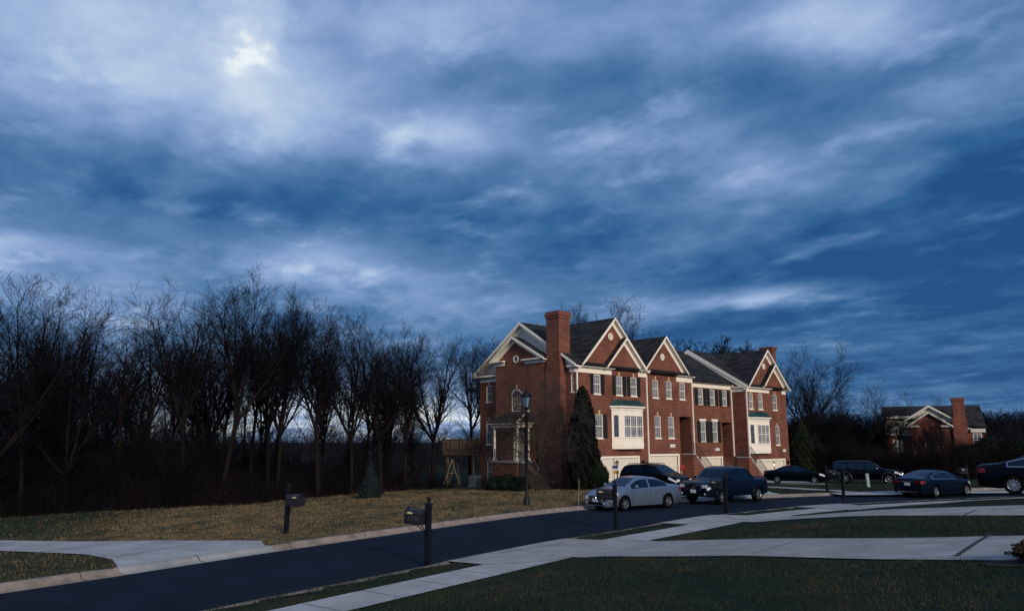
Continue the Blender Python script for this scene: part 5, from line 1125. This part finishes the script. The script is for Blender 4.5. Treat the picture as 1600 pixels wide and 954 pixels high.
def grow_tree(seed, kind):
    """unit tree about 12 m tall; returns trunk object mesh data and crown mesh data"""
    rng = np.random.default_rng(seed); segs = []          # p0,p1,r0,r1,level
    K = dict(upright=dict(fork=.40, lead=(4, 6), spread=.38, n1=14, n2=8, n3=6, ang=.60, trop=.030, curv=.040, l1=.50, l2=.50, l3=.58),
             dense=dict(fork=.33, lead=(6, 8), spread=.50, n1=14, n2=8, n3=6, ang=.52, trop=.035, curv=.035, l1=.46, l2=.50, l3=.58),
             slim=dict(fork=.52, lead=(3, 4), spread=.28, n1=13, n2=8, n3=5, ang=.66, trop=.030, curv=.045, l1=.46, l2=.50, l3=.58),
             spread=dict(fork=.18, lead=(5, 7), spread=.62, n1=13, n2=8, n3=6, ang=.65, trop=.035, curv=.065, l1=.48, l2=.50, l3=.55),
             gnarled=dict(fork=.28, lead=(3, 5), spread=.55, n1=14, n2=10, n3=7, ang=.8, trop=.02, curv=.10, l1=.45, l2=.48, l3=.5),
             fuzzy=dict(fork=.20, lead=(11, 13), spread=.66, n1=13, n2=9, n3=6, ang=.55, trop=.035, curv=.04, l1=.46, l2=.48, l3=.55),
             droop=dict(fork=.20, lead=(5, 6), spread=.75, n1=14, n2=11, n3=8, ang=1.0, trop=-.02, curv=.13, l1=.55, l2=.5, l3=.5))[kind]
    Ht = 12.0
    def run(p, d, L, r, lev, t0=.22):
        n = {0: 12, 1: 7, 2: 4, 3: 3}[lev]; st = L / n; pts = [p]; ds = []
        for i in range(n):
            d = d + rng.normal(size=3) * K['curv'] * (1.0 if lev else .6) + np.array([0, 0, K['trop'] * (1 + lev * .3)]); d = d / np.linalg.norm(d)
            q = p + d * st; rA = r * (1 - .80 * i / n); rB = r * (1 - .80 * (i + 1) / n); segs.append((p, q, max(rA, .0065), max(rB, .0045), lev)); p = q; pts.append(p); ds.append(d)
        if lev >= 3: return
        m = {0: K['n1'], 1: K['n2'], 2: K['n3']}[lev]
        for k_ in range(m):
            t_ = t0 + (1 - t0) * (k_ + rng.uniform(.1, .9)) / m; i = min(int(t_ * n), n - 1); fr_ = t_ * n - i
            bp = pts[i] + (pts[i + 1] - pts[i]) * fr_; a_ = K['ang'] * rng.uniform(.65, 1.3) * (1.0 if lev == 0 else 1.3); cd_ = ds[i] * math.cos(a_) + perp(rng, ds[i]) * math.sin(a_)
            lf = {0: K['l1'], 1: K['l2'], 2: K['l3']}[lev]; cl = L * lf * (1.05 - .42 * t_) * rng.uniform(.75, 1.2); cr_ = max(.008, min(r * (1 - .8 * t_) * .62, cl * .022))
            run(bp, cd_, cl, cr_, lev + 1, .18)
    p = np.zeros(3); p[2] = -.4; d = np.array([rng.normal() * .04, rng.normal() * .04, 1.]); r0 = rng.uniform(.13, .18); fk = Ht * K['fork']; n = 6
    for i in range(n):
        d = d + np.array([rng.normal() * .03, rng.normal() * .03, .05]); d /= np.linalg.norm(d); q = p + d * (fk + .4) / n
        ra = r0 * (1.35 if i == 0 else 1.05 - .05 * i); rb = r0 * (1.05 - .05 * (i + 1)); segs.append((p, q, ra, rb, -1)); p = q
        if i >= 2:      # low side limbs
          for _ in range(2):
            if rng.random() < .75: a_ = K['ang'] * 1.2; run(p, d * math.cos(a_) + perp(rng, d) * math.sin(a_), Ht * rng.uniform(.14, .3), r0 * .26, 1)
    nl = rng.integers(*K['lead']) if K['lead'][0] < K['lead'][1] else K['lead'][0]; az0 = rng.uniform(0, 6.28)
    for k_ in range(nl):
        az_ = az0 + k_ * 2 * math.pi / nl + rng.normal() * .25; sp = K['spread'] * rng.uniform(.6, 1.3) * (.35 if k_ == 0 else 1); dd = np.array([math.cos(az_) * math.sin(sp), math.sin(az_) * math.sin(sp), math.cos(sp)])
        run(p, dd, (Ht - fk) * rng.uniform(.88, 1.04), r0 * (.80 if k_ == 0 else .62), 0, .12)
    if kind == 'droop': segs = [(a, b, max(c, .0085), max(d_, .0065), e) for a, b, c, d_, e in segs]
    if kind == 'fuzzy': segs = [(a, b, max(c, .019), max(d_, .014), e) for a, b, c, d_, e in segs]
    lev = np.array([s[4] for s in segs]); P0 = np.array([s[0] for s in segs]); P1 = np.array([s[1] for s in segs]); Ra = np.array([s[2] for s in segs]); Rb = np.array([s[3] for s in segs])
    out = []
    for names_, sel in (('trunk', lev <= 0), ('crown', lev >= 1)):
        Vs, Fs, o = [], [], 0
        for lo, hi, sd_ in ((.045, 9, 7), (.018, .045, 4), (0, .018, 3)):
            m = sel & (Ra > lo) & (Ra <= hi)
            if m.any(): V_, F_ = tubes(P0[m], P1[m], Ra[m], Rb[m], sd_); Vs.append(V_); Fs.append(F_ + o); o += len(V_)
        out.append((np.concatenate(Vs), np.concatenate(Fs)))
    zmax = P1[:, 2].max(); return out, zmax
TREES = {}
for key, sd_ in (('upright', 11), ('upright', 12), ('upright', 13), ('dense', 21), ('dense', 22), ('slim', 31), ('slim', 32), ('slim', 33), ('spread', 41), ('spread', 42), ('gnarled', 51), ('gnarled', 52), ('droop', 61), ('fuzzy', 71), ('fuzzy', 72)):
    (tr, crn), zmax = grow_tree(sd_, key)
    meshes = []
    for nm, (V_, F_), mt in (('trunk', tr, 'bark'), ('crown', crn, 'twig')):
        o = fast_mesh(nm, V_ * (12.0 / zmax), F_, mt, smooth=True); meshes.append(o.data); bpy.data.objects.remove(o)
    TREES.setdefault(key, []).append(meshes)
trng = np.random.default_rng(5)
def plant(kind, x, y, height, label, group=None, var=None, rz=None, name='bare_tree', wide=1.0, cat='tree', pale=False):
    v = TREES[kind]; me = v[trng.integers(len(v)) if var is None else var]; s_ = height / 12.0
    r = empty(name, (x, y, H1(x, y)), trng.uniform(0, 6.28) if rz is None else rz, label, cat, group); wide *= trng.uniform(.88, 1.2) if name == 'bare_tree' else 1; r.scale = (s_ * wide, s_ * wide, s_)
    if name == 'bare_tree': r.rotation_euler = (trng.normal() * .035, trng.normal() * .035, r.rotation_euler.z)
    for nm, m in zip(('trunk', 'crown'), me):
        o = bpy.data.objects.new(nm, m); COL.objects.link(o); o.parent = r
        if pale: o.material_slots[0].link = 'OBJECT'; o.material_slots[0].material = MATS['bark_pale']
    return r
def tree_at(kind, px, topy, Yd, label, **k):
    x, _, zt_ = at(px, topy, Yd); return plant(kind, x, Yd, zt_ - H1(x, Yd), label, **k)
FRONT = [('spread', 18, 420, 37.5, 'wide bare tree at the far left edge of the wood, its shoots reaching highest there'),
 ('upright', 72, 428, 39, 'bare tree with upright shoots, second along the wood edge from the left'),
 ('spread', 140, 446, 41.5, 'broad rounded bare tree leaning right over the left part of the wood'),
 ('slim', 205, 492, 45, 'lower slender bare tree just right of the broad rounded one'),
 ('slim', 250, 492, 46, 'thin bare tree in the dip of the treeline before the tallest trees'),
 ('upright', 312, 432, 45, 'tall bare tree with a forked trunk, left one of the tallest pair in the wood'),
 ('upright', 368, 424, 46, 'tall bare tree whose crown tops the wood, right one of the tallest pair'),
 ('dense', 452, 428, 47.5, 'dense round-headed bare tree rising directly above the left mailbox'),
 ('upright', 512, 456, 50, 'bare tree on the right shoulder of the dense round-headed one'),
 ('dense', 560, 472, 53, 'thick-twigged bare tree standing behind the little spruce'),
 ('dense', 606, 480, 55, 'thick-twigged bare tree just right of the little spruce'),
 ('upright', 640, 520, 60, 'shorter bare tree where the treeline drops towards the house'),
 ('dense', 680, 516, 66, 'round bare tree against the bright sky left of the timber deck'),
 ('upright', 738, 524, 68, 'bare tree directly behind the timber deck'),
 ('slim', 772, 530, 78, 'bare treetop showing over the left roof slope of the end house')]
for i, (kd, px, ty, Yd, lb) in enumerate(FRONT): tree_at(kd, px, ty, Yd, lb, var=i % len(TREES[kd]))
GB_ = 'bare trees deep in the wood'; k_ = 0
for i in range(50):
    px = trng.uniform(-60, 650); edge = np.interp(px, [0, 130, 400, 580, 700, 770], [39, 42, 46, 56, 66, 72]); Yd = edge + trng.uniform(2, 30)
    ty = np.interp(px, [-60, 0, 110, 200, 260, 330, 460, 540, 620, 690, 770], [440, 440, 465, 500, 505, 450, 448, 480, 500, 535, 560]) + trng.uniform(25, 125)
    tree_at(['slim', 'upright', 'slim', 'dense'][i % 4], px, ty, Yd, 'dark bare tree standing in the crowded rows behind the edge of the left wood', group=GB_)
for (kd, px, ty, Yd, lb) in [('upright', 958, 464, 84, 'bare treetop behind the ridge between the two left gables'), ('dense', 925, 476, 92, 'thin bare treetop peeping over the roof right of the tall chimney'),
 ('fuzzy', 1080, 526, 100, 'rounded bare treetop behind the third house roof, left of the two'), ('fuzzy', 1126, 530, 104, 'rounded bare treetop behind the right end house ridge'),
 ('dense', 1246, 528, 86, 'tall fan-shaped bare tree right beside the right end house'), ('dense', 1278, 588, 92, 'half-height bushy bare tree just right of the tall fan-shaped one'), ('fuzzy', 1290, 632, 82, 'low bare tree between the fan-shaped tree and the distant house'),
 ('gnarled', 1342, 604, 84, 'twisted bare tree left of the tallest tree near the distant house'), ('gnarled', 1378, 590, 86, 'twisted bare tree rising left of the distant house roof'),
 ('gnarled', 1415, 640, 88, 'bare tree whose branches cross the pale gable of the distant house'), ('gnarled', 1455, 612, 125, 'crooked bare treetop behind the distant house roof'),
 ('upright', 1455, 668, 80, 'young bare tree in front of the distant house wall'), ('upright', 1316, 640, 100, 'faint bare tree farther back between the two twisted trees and the fan-shaped tree'), ('slim', 1400, 632, 83, 'thin bare tree before the left end of the distant house'), ('upright', 1432, 655, 82, 'bare tree veiling the left window of the distant house'), ('slim', 1472, 652, 85, 'slender bare tree between the brick gable and chimney of the distant house'), ('upright', 1448, 642, 84, 'bare tree right before the gable peak of the distant house'), ('gnarled', 1490, 665, 84, 'small crooked bare tree before the chimney of the distant house')]:
    tree_at(kd, px, ty, Yd, lb)
for i in range(16): tree_at('fuzzy', 1515 + i * 9 + trng.uniform(-4, 4), 652 + trng.uniform(-16, 14), 112 + trng.uniform(0, 25), 'bare tree in the hazy row of woods at the right horizon', group='bare woods on the right horizon')
for i in range(14): tree_at('fuzzy' if i % 2 else 'slim', 1225 + i * 13 + trng.uniform(-5, 5), 655 + trng.uniform(-20, 20), 88 + trng.uniform(0, 14), 'dark bare sapling in the brown thicket right of the houses', group='saplings in the right thicket')
x, y = row(-3.3, 1.9)[0], 52.6
orn = plant('droop', (836 - 800) / 1174 * 51.5, 51.5, (756 - 556) / 1174 * 51.5, 'spreading bare ornamental tree with pale bark in front of the tall chimney', var=0, pale=True, name='ornamental_tree', wide=.92)

# ------------------------------------------------------------------ thickets (uncountable brush)
def vnoise(P, sc, seed=0):
    r_ = np.random.default_rng(seed); T = r_.random((64, 64)); q = P * sc; i = np.floor(q).astype(int); f = q - i; f = f * f * (3 - 2 * f)
    g00 = T[i[:, 0] % 64, i[:, 1] % 64]; g10 = T[(i[:, 0] + 1) % 64, i[:, 1] % 64]; g01 = T[i[:, 0] % 64, (i[:, 1] + 1) % 64]; g11 = T[(i[:, 0] + 1) % 64, (i[:, 1] + 1) % 64]
    return (g00 * (1 - f[:, 0]) + g10 * f[:, 0]) * (1 - f[:, 1]) + (g01 * (1 - f[:, 0]) + g11 * f[:, 0]) * f[:, 1]
def brush(name, B, hts, label, cat, m, seed, shoots=6):
    r_ = np.random.default_rng(seed); n = len(B); z0 = hgt(B) - .1; base_ = np.column_stack([B, z0]); ln = r_.normal(size=(n, 2)) * .22
    mid_ = base_ + np.column_stack([ln * hts[:, None] * .5, hts * .55]); tip = mid_ + np.column_stack([(ln * .6 + r_.normal(size=(n, 2)) * .15) * hts[:, None], hts * .45])
    r0 = .010 + .012 * r_.random(n) + hts * .0025; S0 = [base_, mid_]; S1 = [mid_, tip]; A0 = [r0, r0 * .7]; A1 = [r0 * .7, r0 * .25]
    for k in range(shoots):
        t_ = r_.uniform(.15, .95, n)[:, None]; p = np.where(t_ < .55, base_ + (mid_ - base_) * t_ / .55, mid_ + (tip - mid_) * (t_ - .55) / .45)
        d = r_.normal(size=(n, 3)); d[:, 2] = np.abs(d[:, 2]) * .8 + .25; d *= (hts * r_.uniform(.16, .38, n))[:, None] / np.linalg.norm(d, axis=1)[:, None]
        S0.append(p); S1.append(p + d); A0.append(r0 * .5); A1.append(r0 * .2)
    V_, F_ = tubes(np.concatenate(S0), np.concatenate(S1), np.concatenate(A0), np.concatenate(A1), 3)
    o = fast_mesh(name, V_, F_, m); tag(o, label, cat, kind='stuff'); return o
r_ = np.random.default_rng(3); n = 11500
px = r_.uniform(-140, 790, n); ed = np.interp(px, [-140, 0, 130, 400, 580, 700, 790], [33, 37.4, 39.9, 43.2, 54, 62.5, 71]); Yd = ed + r_.random(n) ** 1.6 * 34
B = np.column_stack([(px - 800) / 1174 * Yd, Yd]); dens = vnoise(B, .23, 1)
hts = (1.0 + 3.0 * vnoise(B, .3, 2) ** 1.2) * np.clip((Yd - ed) / 3 + .35, 0, 1) * r_.uniform(.6, 1.25, n) * np.interp(px, [-140, 300, 420, 700], [1.4, 1.15, .85, .7])
hid = (B[:, 0] - C0.x) * DV.x + (B[:, 1] - C0.y) * DV.y
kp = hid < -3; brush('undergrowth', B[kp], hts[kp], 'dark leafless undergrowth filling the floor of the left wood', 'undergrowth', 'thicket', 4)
n = 9000; px = r_.uniform(1222, 1720, n); Yd = 69 + r_.random(n) * 22; B = np.column_stack([(px - 800) / 1174 * Yd, Yd])
dist_r = (B[:, 0] - C0.x) * DV.x + (B[:, 1] - C0.y) * DV.y
hts = (1.6 + 3.2 * vnoise(B, .22, 7)) * r_.uniform(.6, 1.2, n) * np.interp(px, [1222, 1300, 1420, 1520, 1720], [1.5, 1.3, .82, .8, .9]); kp = dist_r > 33
brush('brown_thicket', B[kp], hts[kp], 'brown leafless thicket behind the parked cars on the right', 'thicket', 'thicket', 8)
mat('far_wood', (0.012, 0.012, 0.018), .95, .4, .3, spec=.05)
n = 9000; px = r_.uniform(-300, 1900, n); Yd = 95 + r_.random(n) * 60; B = np.column_stack([(px - 800) / 1174 * Yd, Yd]); hts = (2.6 + 3.4 * vnoise(B, .09, 19)) * r_.uniform(.75, 1.2, n) * np.interp(px, [-300, 400, 650, 1200, 1900], [1.5, 1.25, 1.0, 1.2, 1.4])
brush('far_wood', B, hts, 'far-off bare woods reading as one dark band along the horizon', 'woods', 'far_wood', 9, shoots=7)

# ------------------------------------------------------------------ evergreens and shrubs
def leaves(P, N_, size, rng, m, name, parent, asp=1.6):
    n = len(P); a_ = rng.normal(size=(n, 3)); a_ -= N_ * np.sum(a_ * N_, 1)[:, None]; a_ /= np.linalg.norm(a_, axis=1)[:, None] + 1e-9; b_ = np.cross(N_, a_)
    s_ = size * rng.uniform(.6, 1.4, n)[:, None]; a_ = a_ * s_ * asp; b_ = b_ * s_
    V_ = np.stack([P - a_, P - b_ * .6, P + a_, P + b_ * .6], 1).reshape(-1, 3); F_ = np.arange(4 * n).reshape(n, 4); return fast_mesh(name, V_, F_, m, parent)
def shrub(name, label, cat, x, y, H_, prof, m, seed, n=9000, size=.07, group=None, lumps=.22, stretch=(1, 1), rz=0):
    """prof: radius as a function of relative height; leaves fill the outer third of the crown"""
    rng = np.random.default_rng(seed); r = empty(name, (x, y, H1(x, y)), rz, label, cat, group)
    t_ = rng.random(n * 3); rad = prof(t_); keep = rng.random(n * 3) < rad / rad.max(); t_ = t_[keep][:n]; rad = rad[keep][:n]; k = len(t_)
    th = rng.uniform(0, 2 * np.pi, k); lump = 1 + lumps * (np.sin(3 * th + 9 * t_ + seed) * .5 + np.sin(7 * th - 17 * t_) * .35 + np.sin(13 * th + 31 * t_) * .3)
    rr = rad * lump * (1 - .38 * rng.random(k) ** 2)
    P_ = np.column_stack([rr * np.cos(th) * stretch[0], rr * np.sin(th) * stretch[1], t_ * H_]); Nn = np.column_stack([np.cos(th), np.sin(th), .5 * np.ones(k)]) + rng.normal(size=(k, 3)) * .6; Nn /= np.linalg.norm(Nn, axis=1)[:, None]
    leaves(P_, Nn, size, rng, m, 'foliage', r)
    o = MB(); tt = np.linspace(0, .97, 14); o.lathe([(max(.001, float(prof(np.array([q]))[0]) * .62), float(q * H_)) for q in tt], 14); ob = o.build('branches', m, r, smooth=True); ob.scale = (stretch[0], stretch[1], 1)
    o = MB(); o.tube([(0, 0, -.2), (0, 0, H_ * .5)], .07, 6); o.build('trunk', 'bark', r); return r
cone = lambda R_, e=.75, b=.12: (lambda t_: R_ * np.clip(np.minimum(1, (t_ + .25) / .4), 0, 1) * np.clip(1 - np.maximum(t_ - b, 0) / (1 - b), 0, 1) ** e)
dome = lambda R_: (lambda t_: R_ * np.sqrt(np.clip(1 - (np.clip(t_, 0, 1)) ** 2.6, 0, 1)) * np.minimum(1, .75 + t_ * 1.2))
x, y = 5.15, 54.6; shrub('evergreen_tree', 'tall dark evergreen column hiding the front corner of the left end house', 'evergreen', x, y, (757 - 598) / 1174 * 54.6, cone(1.12, .5, .3), 'conifer', 1, 20000, .075, lumps=.34)
x, y = 6.15, 53.9; shrub('evergreen_shrub', 'small greener shrub at the right foot of the tall evergreen', 'shrub', x, y, 1.9, dome(.75), 'arborvitae', 2, 5000, .06)
for i, (px, Yd, rr, hh_, lb) in enumerate([(776, 55.5, .75, 1.05, 'clipped dark boxwood at the back corner under the porch, leftmost of three'), (794, 55, .8, 1.15, 'clipped dark boxwood under the porch wall, middle one of three'), (811, 54.4, .75, 1.0, 'clipped dark boxwood left of the street lamp, rightmost of three')]):
    shrub('boxwood_shrub', lb, 'shrub', (px - 800) / 1174 * Yd, Yd, hh_, dome(rr), 'boxwood', 10 + i, 5000, .045, 'clipped boxwoods by the porch')
x, y = ground(578, 778); shrub('spruce_tree', 'little blue-green spruce at the edge of the wood', 'spruce', x, y, 53 / 1174 * y + .1, cone(.72, .9, .06), 'spruce', 20, 6500, .06, lumps=.3)
for i, (px, Yd, R_, Hh, lb, mt) in enumerate([(1252, 79, 1.5, 6.0, 'tall green arborvitae beside the right end house wall', 'arborvitae'), (1272, 80, 1.5, 4.6, 'lower green arborvitae to the right of the tall one by the right end house', 'arborvitae'),
   (1508, 72, 2.0, 3.1, 'dark evergreen mound left of the three behind the right-hand sedans', 'conifer'), (1550, 74, 2.6, 3.9, 'dark evergreen mound in the middle behind the cut-off black sedan', 'conifer'), (1598, 72, 2.8, 3.9, 'dark evergreen mound at the right edge of view', 'conifer'), (1055, 51.5, .55, 1.1, 'low dark shrub between the black crossover and the utility meters', 'conifer')]):
    shrub('evergreen_shrub', lb, 'shrub', (px - 800) / 1174 * Yd, Yd, Hh, dome(R_) if i > 1 else cone(R_, .55, .3), mt, 30 + i, 9000 if i < 5 else 3000, .09 if i < 5 else .05)
shrub('dry_shrub', 'low rust-brown shrub in the mulch at the lower right edge', 'shrub', mx_ + .82, my_ + .12, .36, dome(.66), 'dry_shrub', 50, 9000, .022, lumps=.3)

# ------------------------------------------------------------------ grass
def blades(name, P, hmin, hmax, w, m, seed, label, lift=0):
    rng = np.random.default_rng(seed); n = len(P); z = hgt(P) - .01; h_ = rng.uniform(hmin, hmax, n) * (.55 + .9 * vnoise(P, 1.7, 21));  th = rng.uniform(0, 2 * np.pi, n); ln = rng.normal(size=(n, 2)) * .45
    wv_ = np.column_stack([np.cos(th), np.sin(th)]) * (w if np.ndim(w) else np.full(n, w))[:, None] / 2
    b0 = np.column_stack([P - wv_, z]); b1 = np.column_stack([P + wv_, z]); t_ = np.column_stack([P + ln * h_[:, None], z + h_])
    V_ = np.stack([b0, b1, t_], 1).reshape(-1, 3); o = fast_mesh(name, V_, np.arange(3 * n).reshape(n, 3), m); tag(o, label, 'grass', kind='stuff'); return o
mat('blade_green', (0.006, 0.014, 0.010), .8, col2=(0.028, 0.040, 0.024), scale=1.1, spec=.15)
mat('blade_tan', (0.095, 0.068, 0.036), .85, col2=(0.235, 0.166, 0.092), scale=1.6, spec=.1)
def grass_pts(n, r0, r1, a0, a1, seed):
    rng = np.random.default_rng(seed); r = rng.uniform(r0, r1, n); a_ = np.radians(rng.uniform(a0, a1, n)); P = np.column_stack([r * np.sin(a_), r * np.cos(a_)])
    return P, r
def off_paving(P):
    ok = np.ones(len(P), bool)
    for poly in PAVED[1:]:
        q = np.array(poly); bb = (P[:, 0] > q[:, 0].min()) & (P[:, 0] < q[:, 0].max()) & (P[:, 1] > q[:, 1].min()) & (P[:, 1] < q[:, 1].max())
        if bb.any():
            i = np.where(bb)[0]; ok[i[inside(P[i], poly)]] = False
    return ok
P, r = grass_pts(300000, 7.0, 27, -42, 46, 1); n_ = -sdist(P, KN); cl = vnoise(P, 2.6, 11) * .6 + vnoise(P, 7, 12) * .4; rng = np.random.default_rng(2)
k = (n_ > .05) & off_paving(P) & (rng.random(len(P)) < .12 + 1.5 * np.clip(cl - .12, 0, 1)); P, r, cl = P[k], r[k], cl[k]
tanm = (vnoise(P, .55, 13) * .6 + vnoise(P, 3.1, 14) * .4 + rng.normal(size=len(P)) * .12) > .60
blades('lawn_grass', P[~tanm], .03, .10, .0035 + .0005 * r[~tanm], 'blade_green', 3, 'short dark green grass of the near lawns')
mat('blade_brown', (0.026, 0.024, 0.015), .85, col2=(0.075, 0.062, 0.038), scale=1.6, spec=.1)
blades('dead_grass', P[tanm], .03, .07, .0035 + .0005 * r[tanm], 'blade_brown', 4, 'brownish dead blades among the near lawns')
P, r = grass_pts(210000, 18, 64, -42, 32, 5); f_ = sdist(P, KF); k = (f_ > .35) & off_paving(P); P, r, f_ = P[k], r[k], f_[k]
dm = dormant_of(P, f_); s_i = (P - np.array([C0.x, C0.y])) @ np.array([DV.x, DV.y]); w_i = (P - np.array([C0.x, C0.y])) @ np.array([WV.x, WV.y]); k = ~((s_i > -2.5) & (w_i > -1))
P, r, dm = P[k], r[k], dm[k]; rng = np.random.default_rng(6)
cl = vnoise(P * [1, .5], .8, 15) * .5 + vnoise(P, 2.4, 16) * .5; tan_ = rng.random(len(P)) < dm * np.clip(2.1 - 2.6 * cl, .05, 1)
blades('field_grass', P[tan_], .04, .10, .006 + .0005 * r[tan_], 'blade_tan', 7, 'tan dormant grass of the open field beyond the road')
blades('field_grass', P[~tan_], .04, .09, .006 + .0005 * r[~tan_], 'blade_green', 8, 'green tufts among the tan grass beyond the road and by the houses')
P, r = grass_pts(60000, 36, 70, 18, 40, 9); f_ = sdist(P, KF); k = (f_ > .35) & off_paving(P); P, r = P[k], r[k]; s_i = (P - np.array([C0.x, C0.y])) @ np.array([DV.x, DV.y]); w_i = (P - np.array([C0.x, C0.y])) @ np.array([WV.x, WV.y]); k = ~((s_i > -2.5) & (w_i > -1.2)); 
blades('verge_grass', P[k], .04, .09, .006 + .0005 * r[k], 'blade_green', 10, 'green grass around the drives before the right end house')
